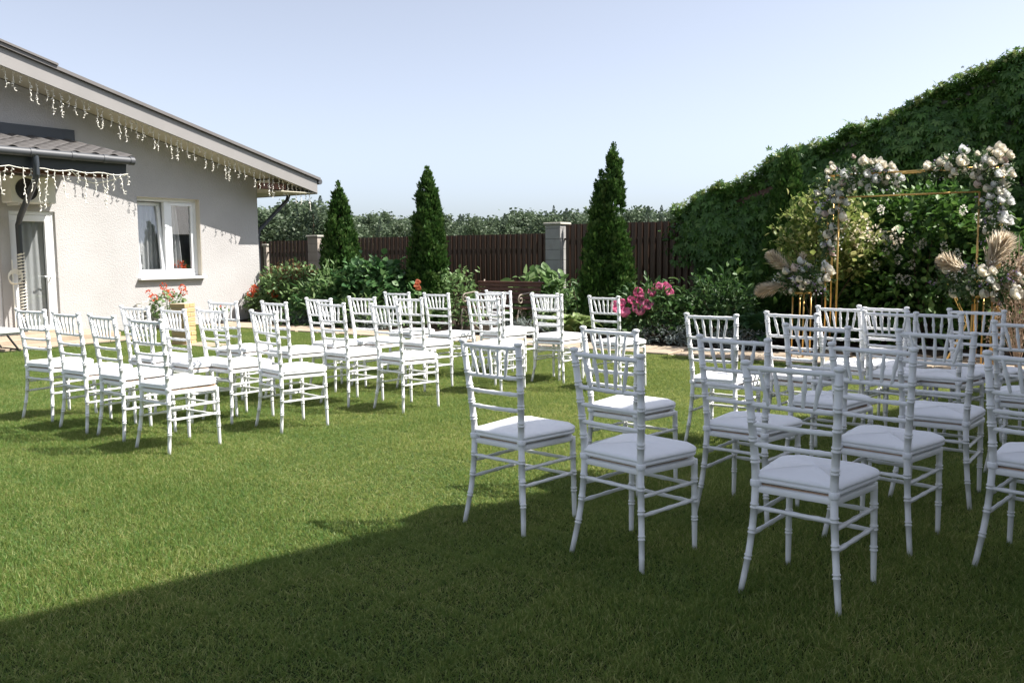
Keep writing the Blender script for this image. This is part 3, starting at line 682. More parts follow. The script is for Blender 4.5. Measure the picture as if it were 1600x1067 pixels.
hosta('dark green ribbed hosta left of the gold flower stand', .98, 1.3, .45, 32, 'hostadark', .72, 3)
hosta('shaded hosta at the foot of the flower arch', 2.3, 1.6, .4, 22, 'hostadark', .5, 4)

def bloom_mesh(name, m, layers, seed, cup=.9, ruffle=.06):
    g = np.random.default_rng(seed); q = MB()
    for li, (n, r, tilt) in enumerate(layers):
        for k in range(n):
            a = 2 * math.pi * (k + .5 * (li % 2)) / n + g.normal(0, .12); w = 1.25 * r * math.sin(math.pi / max(n, 3)) + .12 * r
            rows = []
            for i in range(4):
                v = i / 3; lift = .34 * li / max(1, len(layers) - 1)
                for j in range(4):
                    u = j / 3 * 2 - 1
                    ph = tilt * v + .25; rad = r * (math.sin(ph) * .85 + .12); z = r * (1 - math.cos(ph)) * cup + r * .5 * v * (1 - tilt / 2.4)
                    wd = w * math.sin(math.pi * (.18 + .62 * v)) * u
                    rad2 = rad - .35 * r * u * u * (1 - .3 * v); rz = z + g.normal(0, ruffle * r * v) + .1 * r * u * u * v
                    rows.append((math.cos(a) * rad2 - math.sin(a) * wd, math.sin(a) * rad2 + math.cos(a) * wd, rz - .3 * r + lift))
            fs = [(i * 4 + j, i * 4 + j + 1, i * 4 + j + 5, i * 4 + j + 4) for i in range(3) for j in range(3)]
            q.add(rows, fs, float(np.clip(.2 + .25 * li + g.normal(0, .12), 0, 1)))
    return q.mesh(name, m, True)
RL_ = [(6, 1.0, 1.5), (5, .88, 1.25), (5, .74, 1.0), (4, .58, .85), (4, .42, .75), (3, .26, .7)]
ROSE = [bloom_mesh('rose', M[m], RL_, 20 + i) for i, m in enumerate(('rose', 'rosewhite', 'rose', 'roseblush'))]
PEON = [bloom_mesh('peony_bloom', M['peony'], [(7, 1, 1.5), (7, .9, 1.2), (6, .75, 1.0), (6, .6, .75), (5, .42, .5), (4, .25, .3)], 40 + i, 1.0, .16) for i in range(3)]
def look(d, spin=0): return (Vector(d).to_track_quat('Z', 'Y') @ Matrix.Rotation(spin, 3, 'Z').to_quaternion())
def bloom(name, me, parent, p, d, size):
    o = link(name, me, parent, p, None, size); o.rotation_mode = 'QUATERNION'; o.rotation_quaternion = look(d, random.uniform(0, 6)); return o
TOC = Vector((-.35, -.9, .45))         # blooms mostly face the lawn
pb = shrub('peony_bush', 'peony bush with big pink blooms beside the path', -.72, 1.5, (.56, .42), .66, 'peonyleaf', T_leaf(.4), .1, 150, 14)
for (px_, z, t_, sz) in ((-1.12, .47, 1.08, .105), (-1.2, .52, 1.12, .09), (-1.03, .43, 1.05, .09), (-.93, .73, 1.3, .085), (-.82, .6, 1.2, .095), (-.87, .5, 1.12, .085), (-.72, .56, 1.12, .09), (-.78, .46, 1.08, .085), (-.93, .6, 1.15, .06), (-.68, .72, 1.28, .075), (-.86, .68, 1.24, .07), (-1.0, .62, 1.18, .065), (-1.12, .58, 1.14, .07), (-.62, .8, 1.35, .08), (-.5, .79, 1.33, .085), (-.44, .74, 1.3, .07)):
    p = bed(px_, t_, z) - pb.location; bloom('peony_bloom', PEON[random.randrange(3)], pb, p, TOC + Vector((random.uniform(.1, .9), random.uniform(-.2, .4), random.uniform(0, .6))), sz * .92)
for s_, t_, r0, r1, lab in ((-.35, 1.06, .5, .16, 'silver leaved ground cover at the path edge below the peonies'), (-7.95, 1.06, .3, .16, 'silver leaved edging plant by the path near the house'), (-6.3, 1.0, .5, .14, 'silver edging plants behind the fourth row of chairs'), (.75, 1.05, .35, .14, 'silvery edging plants left of the dark hosta'), (-2.7, 1.05, .5, .1, 'low silver edging in front of the bench')):
    shrub('silver_plant', lab, s_, t_, (r0, r1), .2, 'silver', T_simple(.3), .05, 60, 22, cat='plant', nstem=3, spread=.05)
# orange iris
ir = empty('iris', bed(-5.1, 1.2, .06), label='single orange iris rising above the chairs before the thuja', cat='flower')
q = MB(); q.tube([(0, 0, 0), (.01, 0, .4), (0, .01, .72)], .008, 5); q.build('stem', M['stem'], ir)
for k in range(3): bloom('bloom', bloom_mesh('iris_bloom', M['iris'], [(3, 1, 1.9), (3, .9, .5)], 60 + k), ir, (random.uniform(-.03, .03), random.uniform(-.03, .03), .68 + .05 * k), (random.uniform(-.4, .4), -.6, .7), .045)
n = 26; P = np.stack([rng.normal(0, .06, n), rng.normal(0, .06, n), np.zeros(n)], 1); A = np.stack([rng.normal(0, .25, n), rng.normal(0, .25, n), np.ones(n)], 1)
cloud('leaves', M['shrub'], T_leaf(.07), P, A, rdir(n), rng.uniform(.4, .65, n), None, ir)

# geraniums by the house
def geranium(label, p, h, r, nfl, seed, pot='terracotta', potr=.13):
    g = random.Random(seed); root = empty('geranium_pot', p, label=label, cat='potted plant')
    q = MB(); q.tube([(0, 0, 0), (0, 0, .02), (0, 0, .2), (0, 0, .24), (0, 0, .24), (0, 0, .2)], [potr * .7, potr * .72, potr * .95, potr, potr * .88, potr * .8], 14); soft(q.build('pot', M[pot], root))
    n = 260; th = rng.uniform(0, 6.28, n); rr = r * np.sqrt(rng.random(n)); z = .24 + (h - .3) * rng.random(n) * (1 - .4 * (rr / r) ** 2)
    P = np.stack([rr * np.cos(th), rr * np.sin(th), z], 1)
    cloud('foliage', M['shrub'], T_leaf(.95), P, np.stack([np.cos(th), np.sin(th), rng.normal(0, .4, n)], 1), np.array([0, 0, 1.]) + rng.normal(0, .4, (n, 3)), rng.uniform(.05, .085, n), None, root)
    for k in range(nfl):
        a = g.uniform(0, 6.28); q_ = r * g.uniform(.2, 1.1); c = np.array([q_ * math.cos(a), q_ * math.sin(a), h * g.uniform(.72, 1.02)])
        st = MB(); st.tube([(0, 0, .25), tuple(c * np.array([.6, .6, .7])), tuple(c)], .005, 4); st.build('flower_stalk', M['stem'], root)
        m_ = 46; d = rdir(m_); cloud('flower_head', M['geranium'], T_simple(.9), c + d * .045, d, rdir(m_), .032, None, root)
    return root
geranium('potted red geraniums standing against the house wall under the window', hp(2.45, .42, .02), .78, .3, 8, 1)
geranium('red geraniums in a dark pot at the house corner', hp(.32, .4, .02), .72, .3, 9, 2, 'darkpot')
geranium('small geranium in a low dark box below the house window', hp(1.25, .32, .02), .36, .14, 2, 3, 'darkpot', .15)
q = MB()
for k in range(40): a = k * .55; q.tube([hp(2.95 + .1 * math.cos(a), .4 + .1 * math.sin(a), .02 + k * .014), hp(2.95 + .1 * math.cos(a + .55), .4 + .1 * math.sin(a + .55), .034 + k * .014)], .008, 5)
tag(q.build('plant_stand', M['wire']), 'white spiral wire plant stand left of the geraniums', 'plant stand')
wp = empty('windowsill_pot', hp(1.72, -.3, 1.0), label='orange and white flowers on the sill inside the house window', cat='potted plant')
q = MB(); q.tube([(0, 0, 0), (0, 0, .1)], [.07, .09], 10); soft(q.build('pot', M['pvc'], wp))
for k in range(2): d = rdir(50); cloud('flower_head', M['geranium'], T_simple(.9), d * .07 + np.array([.06 * k, .05 * k, .15]), d, rdir(50), .05, None, wp)

# yellow brick stump
bs = empty('brick_pillar', (-4.97, 13.4, 0), BROT + .35, label='low pillar of yellow bricks standing on the lawn before the house', cat='brick pillar')
q = MB(); q.box(-.118, -.118, 0, .118, .118, .63); q.build('mortar_core', M['mortar'], bs)
bm_ = []
for v in range(3):
    q = MB(); q.box(-.125 + random.uniform(0, .004), -.061, -.031, .125, .061, .031, None, .006); bm_.append(q.mesh('brick', M['brick']))
for c in range(9):
    for k in (-1, 1):
        off = Vector((0, k * .064, 0)); rz = 0
        if c % 2: off = Vector((k * .064, 0, 0)); rz = math.pi / 2
        link('brick', bm_[random.randrange(3)], bs, off + Vector((random.uniform(-.003, .003), random.uniform(-.003, .003), .034 + c * .0705)), (0, 0, rz + random.uniform(-.015, .015)), (1.02, 1.0, 1))
q = MB(); q.box(-.2, -.2, -.01, .5, .25, .022, None, .006); tag(q.build('stone_slab', M['paving'], None, loc=(-4.75, 13.35, 0), rot=(0, 0, BROT)), 'pale flat stone slab under the yellow brick pillar', 'slab')

# bench
be = empty('garden_bench', bed(-3.5, 1.5, .0), BROT, label='dark brown slatted garden bench with scrolled iron arms', cat='bench')
q = MB(); q.box(-.64, -.024, -.009, .64, .024, .009, None, .005); sl_ = q.mesh('seat_slat', M['brownwood'])
for k in range(7): link('seat_slat', sl_, be, (0, -.34 + k * .062, .46 - .012 * math.sin(k / 6 * math.pi)), None)
q = MB(); q.box(-.64, -.03, -.009, .64, .03, .009, None, .005); sb_ = q.mesh('back_slat', M['brownwood'])
for k in range(5): z = .54 + k * .068; link('back_slat', sb_, be, (0, .08 + (z - .46) * .28, z), (math.pi / 2 - .27, 0, 0))
q = MB(); q.box(-.66, -.035, -.02, .66, .035, .02, None, .01); q.build('top_rail', M['brownwood'], be, loc=(0, .205, .85), rot=(-.2, 0, 0))
def spiral(c, r0, turns, a0, k=1, n=26): return [(c[0], c[1] + r0 * (1 - .8 * i / n) * math.cos(a0 + k * turns * 6.283 * i / n), c[2] + r0 * (1 - .8 * i / n) * math.sin(a0 + k * turns * 6.283 * i / n)) for i in range(n + 1)]
def ironside(x):
    q = MB(); r = .013
    q.tube([(x, .24, .9), (x, .1, .47), (x, .06, .44), (x, -.36, .44)], r, 6)
    q.tube([(x, .13, .66), (x, -.05, .7), (x, -.28, .68)] + spiral((x, -.31, .6), .08, 1.2, 1.4, 1), r, 6)
    for a, b in ((-.36, .3), (.1, -.3)):
        q.tube([(x, a + (b - a) * k / 8, .44 - .44 * (k / 8) - .1 * math.sin(math.pi * k / 8)) for k in range(9)], r, 6)
    q.tube([(x, -.36, .44), (x, -.42, .3), (x, -.4, .12), (x, -.46, .0)], r, 6); q.tube([(x, .1, .44), (x, .3, .2), (x, .36, 0)], r, 6)
    q.tube(spiral((x, -.22, .34), .075, 1.3, 0), r * .7, 5); q.tube(spiral((x, .0, .34), .075, 1.3, 3.1, -1), r * .7, 5); q.tube(spiral((x, -.1, .14), .08, 1.2, 1.5), r * .7, 5)
    return q
for x in (-.56, .56): ironside(x).build('iron_side', M['iron'], be, True)

# ------------------------------------------------------------------ ivy clad building at the right
def zi(s): return 2.12 + .366 * (s + 1.45) + .045 * math.sin(s * 2.3 + .5) + .035 * math.sin(s * 5.1)
ib = empty('ivy_building', label='low building hidden under creeper with sloping roof line at the right', cat='building')
def bp(p, d): return bed(p[0], d, p[1])
q = MB(); q.prism([(-1.2, 0), (5.4, 0), (5.4, zi(5.4) - .35), (-1.2, zi(-1.2) - .3)], FT + .12, FT + 6, bp); q.build('wall', M['stucco'], ib)
q = MB(); q.prism([(-1.35, zi(-1.35) - .2), (5.5, zi(5.5) - .22), (5.5, zi(5.5) - .12), (-1.35, zi(-1.35) - .12)], FT - .15, FT + 6.2, bp); q.build('roof', M['roofsheet'], ib)
q = MB(); q.prism([(-.9, zi(-.9) - .42), (.9, zi(.9) - .42), (.9, zi(.9) - .3), (-.9, zi(-.9) - .3)], FT - .17, FT - .13, bp); q.build('barge_board', M['brownwood'], ib)
rebase(ib, bed(2, FT))
ivy = empty('ivy', bed(2, FT - .2), label='dense green creeper covering the whole sloping wall at the right', cat='creeper')
n = 19000
s_ = rng.uniform(-1.5, 5.6, n); v = rng.random(n); top = np.array([zi(x) for x in s_])
left = np.clip((s_ + 1.5) / .8, 0, 1)
z = top * (1 - (v ** 1.0) * (1 - .03)) + rng.normal(0, .05, n)
bul = .18 + .15 * np.sin(s_ * 3.1 + z * 2.2) + .1 * np.sin(z * 4.3 - s_ * 1.7) + .05 * np.sin(s_ * 9 + z * 7)
t_ = FT - .08 - np.clip(bul, .02, .5) + rng.normal(0, .05, n)
keep = (z < 1.5 + .9 * left + rng.random(n) * .5) | (left > .6); keep &= (left > .45) | (z > 1.1 + rng.random(n) * .9) 
ca, sa = BY, BX
def bedv(s, t, z): return np.stack([P0[0] + s * BY + t * BX, P0[1] - s * BX + t * BY, z], 1)
P = bedv(s_, t_, z)[keep]; m_ = len(P)
bn = np.array([-BX, -BY, 0.]); ba = np.array([BY, -BX, 0.])
A = np.array([0, 0, -1.]) + bn * .35 + rng.normal(0, .3, (m_, 3)); Nn = bn * .9 + np.array([0, 0, .45]) + rng.normal(0, .5, (m_, 3))
ti = np.clip(rng.normal(.38, .2, m_), 0, 1)
# the rim over the roof edge: leaves spill over the top
k = 8500; s2 = rng.uniform(-1.55, 5.6, k); top2 = np.array([zi(x) for x in s2]); t2 = FT - .3 + rng.random(k) ** 1.5 * 1.6
z2 = top2 - .04 + rng.normal(0, .055, k) + .05 * np.sin(s2 * 6) + .03 * np.sin(s2 * 15) - .06 * np.clip(.25 - (t2 - FT + .3), 0, 1)
P2 = bedv(s2, t2, z2); A2 = bn * .6 + rng.normal(0, .6, (k, 3)); N2 = np.array([0, 0, 1.]) + bn * .4 + rng.normal(0, .4, (k, 3))
# loose sprigs sticking up along the rim and the left end
k3 = 1500; s3 = np.repeat(rng.uniform(-1.5, 5.5, 75), 20) + rng.normal(0, .05, k3); z3 = np.array([zi(x) for x in s3]) + rng.uniform(-.03, .09, k3); P3 = bedv(s3, FT - .2 + rng.normal(0, .12, k3), z3)
T5 = T_creeper(); SZ = np.clip(rng.normal(.115, .025, m_), .06, .17)
vis = np.argsort((P[:, 0] - 4.2) ** 2 + (P[:, 1] - 10) ** 2 + 9 * (P[:, 2] - 2.9) ** 2 + rng.random(m_) * 2 + 9 * (1 - (t_[keep] < FT - .22)))[:300]
rest = np.ones(m_, bool); rest[vis] = False
o5 = np.array(ivy.location)
lmesh = []
for i in range(4): lmesh.append(cloud_mesh('leaf', M['ivy'], T5, np.zeros((1, 3)), np.array([[0, 1, 0]]), np.array([[0, 0, 1]]), 1, np.array([.15 + .22 * i])))
for i in vis:
    y = Vector(A[i]).normalized(); zz = Vector(Nn[i]); zz = (zz - y * zz.dot(y)).normalized(); x = y.cross(zz)
    o = link('leaf', lmesh[i % 4], ivy); o.matrix_local = Matrix.Translation(Vector(P[i] - o5 + bn * .03)) @ Matrix((x, y, zz)).transposed().to_4x4() @ Matrix.Scale(float(SZ[i]), 4)
cloud('foliage', M['ivy'], T5, np.concatenate([P[rest], P2]) - o5, np.concatenate([A[rest], A2]), np.concatenate([Nn[rest], N2]), np.concatenate([SZ[rest], np.full(k, .1)]), np.concatenate([ti[rest], np.clip(rng.normal(.6, .2, k), 0, 1)]), ivy, True)
cloud('young_shoots', M['ivylight'], T5, P3 - o5, rdir(k3) + np.array([0, 0, .5]), rdir(k3) + np.array([0, 0, .8]), rng.uniform(.04, .075, k3), None, ivy, True)
q = MB()
for i in range(14):
    s0 = random.uniform(-1.2, 5.5); q.tube([bed(s0, FT - .1, .05) - ivy.location, bed(s0 + .15, FT - .12, 1) - ivy.location, bed(s0 + random.uniform(-.3, .3), FT - .1, zi(s0) - .3) - ivy.location], [.02, .014, .006], 5)
q.build('vine_stem', M['bark'], ivy)

# ------------------------------------------------------------------ flower arch
arch = empty('wedding_arch', bed(2.8, .95), BROT, label='tall gold metal wedding arch made of two nested open frames', cat='arch')
AL = bed(2.8, .95)
def al(s, t, z): return (s - 2.8, t - .95, z)
def rod(path, w=.012, n=6):
    q = MB(); q.tube(path, w, n); return q
for s in (1.89, 3.78):
    for t in (.9, 1.14): rod([al(s, t, 0), al(s, t, 2.26)]).build('post', M['gold'], arch, True)
for t in (.9, 1.14): rod([al(1.89, t, 2.26), al(3.78, t, 2.26)]).build('crossbar', M['gold'], arch, True)
for s in (1.89, 3.78):
    for z in (.012, 2.26): rod([al(s, .9, z), al(s, 1.14, z)]).build('tie_bar', M['gold'], arch, True)
for s in (2.06, 3.59): rod([al(s, .76, 0), al(s, .76, 1.98)]).build('post', M['gold'], arch, True)
rod([al(2.06, .76, 1.98), al(3.59, .76, 1.98)]).build('crossbar', M['gold'], arch, True)

def garland(label, pathpts, rad, nrose, nleaf, seed, lilac=30, cluster=None, name='flower_garland', grp=None, big=()):
    """pathpts: (s,t,z) polyline; flowers and leaves around it"""
    g = np.random.default_rng(seed); pp = np.array([tuple(bed(*p)) for p in pathpts]); o = Vector(pp[0])
    root = empty(name, o, label=label, cat='garland' if name == 'flower_garland' else 'bouquet', group=grp)
    seg = np.linalg.norm(np.diff(pp, axis=0), axis=1); cum = np.concatenate([[0], np.cumsum(seg)])
    def along(x):
        x = x * cum[-1]; return np.stack([np.interp(x, cum, pp[:, i]) for i in range(3)], -1)
    radf = lambda x: np.interp(x, np.linspace(0, 1, len(rad)), rad)
    x = g.random(nleaf); d = unit(g.normal(size=(nleaf, 3))); r = radf(x) * g.random(nleaf) ** .4 * (1 + .25 * np.sin(x * 40))
    P = along(x) + d * r[:, None]
    cloud('foliage', M['eucal'], T_leaf(.5), P - np.array(o), d + g.normal(0, .5, (nleaf, 3)), d + g.normal(0, .6, (nleaf, 3)), np.clip(g.normal(.058, .016, nleaf), .025, .1), None, root)
    # trailing sprigs
    k = 26; xs = g.random(k); ds = unit(g.normal(size=(k, 3)) + np.array([0, 0, -.25])); st = MB(); LP = []; LA = []
    for i in range(k):
        b = along(xs[i]); L = radf(xs[i]) * g.uniform(1.0, 1.55); st.tube([b - np.array(o), b + ds[i] * L * .6 - np.array(o), b + ds[i] * L + np.array([0, 0, -.03]) - np.array(o)], .003, 4)
        for j in range(12): f = .35 + .65 * j / 11; LP.append(b + ds[i] * L * f); LA.append(ds[i] * .6 + g.normal(0, .6, 3))
    st.build('sprig_stem', M['stem'], root); LP = np.array(LP); LA = np.array(LA)
    cloud('sprig_leaves', M['eucal'], T_leaf(.6), LP - np.array(o), LA, rdir(len(LP)), g.uniform(.025, .05, len(LP)), None, root)
    kk = lilac * 6; xl = np.repeat(g.random(lilac), 6); dl = unit(np.repeat(g.normal(size=(lilac, 3)), 6, 0) + np.array([-.2, -.6, .1]))
    Pl = along(xl) + dl * (radf(xl) * 1.0)[:, None] + g.normal(0, .018, (kk, 3))
    cloud('lilac_sprays', M['lilac'], T_simple(.8), Pl - np.array(o), dl + g.normal(0, .5, (kk, 3)), g.normal(size=(kk, 3)), .028, None, root, True)
    nw = 132; xw = np.repeat(g.random(22), 6); dw = unit(np.repeat(g.normal(size=(22, 3)), 6, 0) + np.array([-.25, -.6, .15])); Pw = along(xw) + dw * (radf(xw) * 1.05)[:, None] + g.normal(0, .025, (nw, 3))
    cloud('small_white_flowers', M['rosewhite'], T_simple(.9), Pw - np.array(o), dw + g.normal(0, .6, (nw, 3)), g.normal(size=(nw, 3)), .026, None, root, True)
    placed = []; tries = 0
    while len(placed) < nrose and tries < 9000:
        tries += 1; x1 = g.random(); d1 = unit(np.array([.15, -.75, .35]) + g.normal(0, .7, 3)); p = along(x1) + d1 * radf(x1) * g.uniform(.8, 1.12)
        sz = float(np.clip(g.normal(.054, .013), .03, .08))
        if any(np.linalg.norm(p - a) < (sz + b) * .8 for a, b in placed): continue
        placed.append((p, sz)); kind = int(g.choice([0, 0, 1, 1, 2, 2, 1, 0, 2, 1, 2, 3]) if True else 0)
        bloom('rose', ROSE[kind], root, Vector(p) - o, Vector(d1) * .5 + Vector((.75, -.28, .5)), sz)
    return root
garland('ivory rose garland over the left top corner and post of the gold arch', [(1.92, .85, 1.3), (1.93, .85, 1.6), (1.92, .88, 1.95), (1.95, .9, 2.2), (2.2, .9, 2.26), (2.5, .92, 2.2), (2.68, .95, 2.12)], (.08, .12, .17, .23, .23, .18, .08), 54, 1100, 5, 16)
garland('ivory rose garland over the right top corner and post of the gold arch', [(2.98, .92, 2.22), (3.15, .9, 2.27), (3.42, .9, 2.3), (3.66, .9, 2.27), (3.7, .86, 2.0), (3.72, .84, 1.7), (3.7, .84, 1.45)], (.07, .14, .17, .2, .16, .17, .09), 60, 1100, 6, 16)

def flower_stand(label, s, t, z, w, n):
    st = empty('flower_stand', bed(s, t), BROT, label=label, cat='flower stand', group='gold flower stands beside the arch')
    for i in range(n):
        a = 2 * math.pi * i / n + .5; rod([(w * math.cos(a), w * math.sin(a), 0), (w * math.cos(a), w * math.sin(a), z)], .009).build('leg', M['gold'], st, True)
    for zz in (.01, z):
        q = MB(); q.tube([(w * math.cos(k * math.pi / 8), w * math.sin(k * math.pi / 8), zz) for k in range(17)], .008, 5); q.build('ring', M['gold'], st, True)
    q = MB(); q.tube([(0, 0, z + .002), (0, 0, z + .012)], [w, w], 16); q.build('top_plate', M['gold'], st); return st
flower_stand('thin gold flower stand left of the arch holding the smaller bouquet', 1.7, .55, .82, .11, 4)
flower_stand('thin gold flower stand right of the arch holding the larger bouquet', 3.72, .45, .82, .12, 5)
def pampas(parent, base, d, L, w, seed, n=330):
    g = np.random.default_rng(seed); base = Vector(base); d = Vector(d).normalized(); q = MB(); side = d.cross(Vector((0, 0, 1))).normalized()
    P = [base + d * (L * k / 8) + Vector((0, 0, -.12 * L * (k / 8) ** 2)) for k in range(9)]
    q.tube([P[0] - d * .1] + P, .004, 4); x = g.random(n) ** .8
    pts_ = np.array([tuple(P[0].lerp(P[0], 0))] * n); PP = np.array([tuple(p) for p in P])
    for i in range(3): pts_[:, i] = np.interp(x, np.linspace(0, 1, 9), PP[:, i])
    rad = rdir(n); A = np.array(d) * 1.15 + rad * .75 + np.array([0, 0, -.1]); 
    so_ = cloud('pampas_plume', M['pampas'], T_simple(.045), pts_, A, rad[::-1], np.clip(w * (np.sin(np.pi * np.clip(x * .9 + .1, 0, 1)) * .9 + .35), .04, None), None, parent)
    q.build('stem', M['pampas'], so_)
b1 = garland('small bouquet of white and lilac flowers with pampas on the left gold stand', [(1.5, .5, .98), (1.7, .5, 1.0), (1.92, .5, .98)], (.13, .2, .17), 17, 500, 8, 12, name='bouquet')
o_ = b1.location
pampas(b1, bed(1.6, .5, 1.05) - o_, (-.5, .1, .5), .42, .14, 1); pampas(b1, bed(1.58, .48, .93) - o_, (-.75, .2, -.12), .4, .15, 2); pampas(b1, bed(1.7, .5, 1.1) - o_, (.05, 0, 1), .24, .08, 3, 150)
b2 = garland('large bouquet of ivory roses with pampas plumes on the right gold stand', [(3.35, .42, 1.02), (3.6, .42, .98), (3.95, .42, .95)], (.16, .22, .2), 22, 700, 9, 22, name='bouquet')
o_ = b2.location
for k, (p, d, L, w) in enumerate((((3.72, .42, 1.05), (.32, -.05, .8), .52, .2), ((3.9, .42, .98), (.85, -.5, .0), .55, .24), ((3.6, .4, 1.05), (-.7, .1, .45), .4, .16), ((3.95, .4, .93), (.7, -.6, -.3), .45, .22), ((3.9, .5, 1.05), (.7, -.3, .5), .4, .18))): pampas(b2, bed(*p) - o_, d, L, w, 10 + k)
hx = empty('geometric_stand', bed(3.42, .75), BROT, label='thin gold hexagon shaped metal frame beside the right flower stand', cat='decoration')
for j, y in enumerate((0, .14)):
    q = MB(); H = [(-.12, 1.0), (.28, 1.0), (.5, .5), (.28, .01), (-.12, .01), (.09, .5)]
    H = [(-.13, .98), (.27, .98), (.47, .49), (.27, .01), (-.13, .01), (.09, .49)]
    for a in range(6): p0, p1 = H[a], H[(a + 1) % 6]; q.tube([(p0[0], y, p0[1]), (p1[0], y, p1[1])], .006, 5)
    q.build('hexagon', M['gold'], hx)
for p0 in H: rod([(p0[0], 0, p0[1]), (p0[0], .14, p0[1])], .006, 5).build('cross_rod', M['gold'], hx)
dr = empty('dried_flowers', bed(4.05, .6), label='tall pale pink dried flower arrangement right of the large bouquet', cat='dried flowers')
q = MB(); cl_ = []
for k in range(34):
    a = rng.uniform(0, 6.28); tip = np.array([.36 * math.cos(a) * rng.random() ** .5, .32 * math.sin(a) * rng.random() ** .5, rng.uniform(.55, 1.5)]); q.tube([(0, 0, 0), tip * np.array([.4, .4, .6]), tip], .004, 4); cl_.append(tip)
q.build('stems', M['dried'], dr); cl_ = np.array(cl_); n = len(cl_) * 60
P = np.repeat(cl_, 60, 0) * np.repeat(rng.uniform(.82, 1.02, len(cl_)), 60)[:, None] + rng.normal(0, .055, (n, 3)); P[:, 2] -= rng.random(n) ** 2 * .25
cloud('flower_sprays', M['dried'], T_simple(.6), P, rdir(n) + np.array([0, 0, .4]), rdir(n), rng.uniform(.02, .04, n), None, dr)
# cream flower panicles on the golden shrub and small white umbels on the dark one
def heads(parent, pts_, m, r, sz, nm='flower_cluster'):
    for p in pts_:
        k = 44; d = rdir(k); cloud(nm, M[m], T_simple(.85), np.array(bed(*p) - parent.location) + d * np.array([r, r, r * 1.6]), d, rdir(k), sz, None, parent, True)
heads(golden, [(1.98, 1.62, 1.6), (2.08, 1.6, 1.5), (2.02, 1.6, 1.4), (2.3, 1.6, 1.55), (2.22, 1.6, 1.42), (2.55, 1.7, 1.52), (1.9, 1.62, 1.72), (2.14, 1.62, 1.66), (1.72, 1.6, 1.38)], 'pampas', .06, .035)

heads(vib, [(rng.uniform(1.9, 3.6), rng.uniform(1.85, 2.1), rng.uniform(.9, 1.9)) for _ in range(26)], 'rose', .03, .028)

# ------------------------------------------------------------------ chairs
def ringed(path, rad, rings, n=10, hump=.0032):
    """tube with pairs of bamboo rings at the given heights (fractions of z)"""
    P = [Vector(p) for p in path]; zs = [p.z for p in P]
    ev = sorted(set(list(np.linspace(zs[0], zs[-1], 14)) + [r + d for r in rings for d in (-.0105, -.009, -.005, -.0035, .0035, .005, .009, .0105)]))
    out = []; rr = []
    for z in ev:
        x = np.interp(z, zs, [p.x for p in P]); y = np.interp(z, zs, [p.y for p in P]); out.append((x, y, z))
        r0 = np.interp(z, zs, rad); r0 += hump if any(.0045 < abs(z - r) < .0095 for r in rings) else 0; rr.append(r0)
    q = MB(); q.tube(out, rr, n); return q
def smoothpath(pts_, n=14):
    P = [Vector(p) for p in pts_]; m_ = len(P) - 1; out = []
    for i in range(n * m_ + 1):
        k = min(i // n, m_ - 1); t = i / n - k; a = P[max(k - 1, 0)]; b = P[k]; c = P[k + 1]; d = P[min(k + 2, m_)]
        out.append(.5 * ((2 * b) + (c - a) * t + (2 * a - 5 * b + 4 * c - d) * t * t + (3 * b - 3 * c + d - a) * t ** 3))
    return out
BT = {0.0: (.194, -.035), .2: (.168, -.008), .436: (.153, .0), .65: (.163, -.014), .905: (.178, -.047)}
BZ = sorted(BT)
def post_at(z): return np.interp(z, BZ, [BT[k][0] for k in BZ]), np.interp(z, BZ, [BT[k][1] for k in BZ])
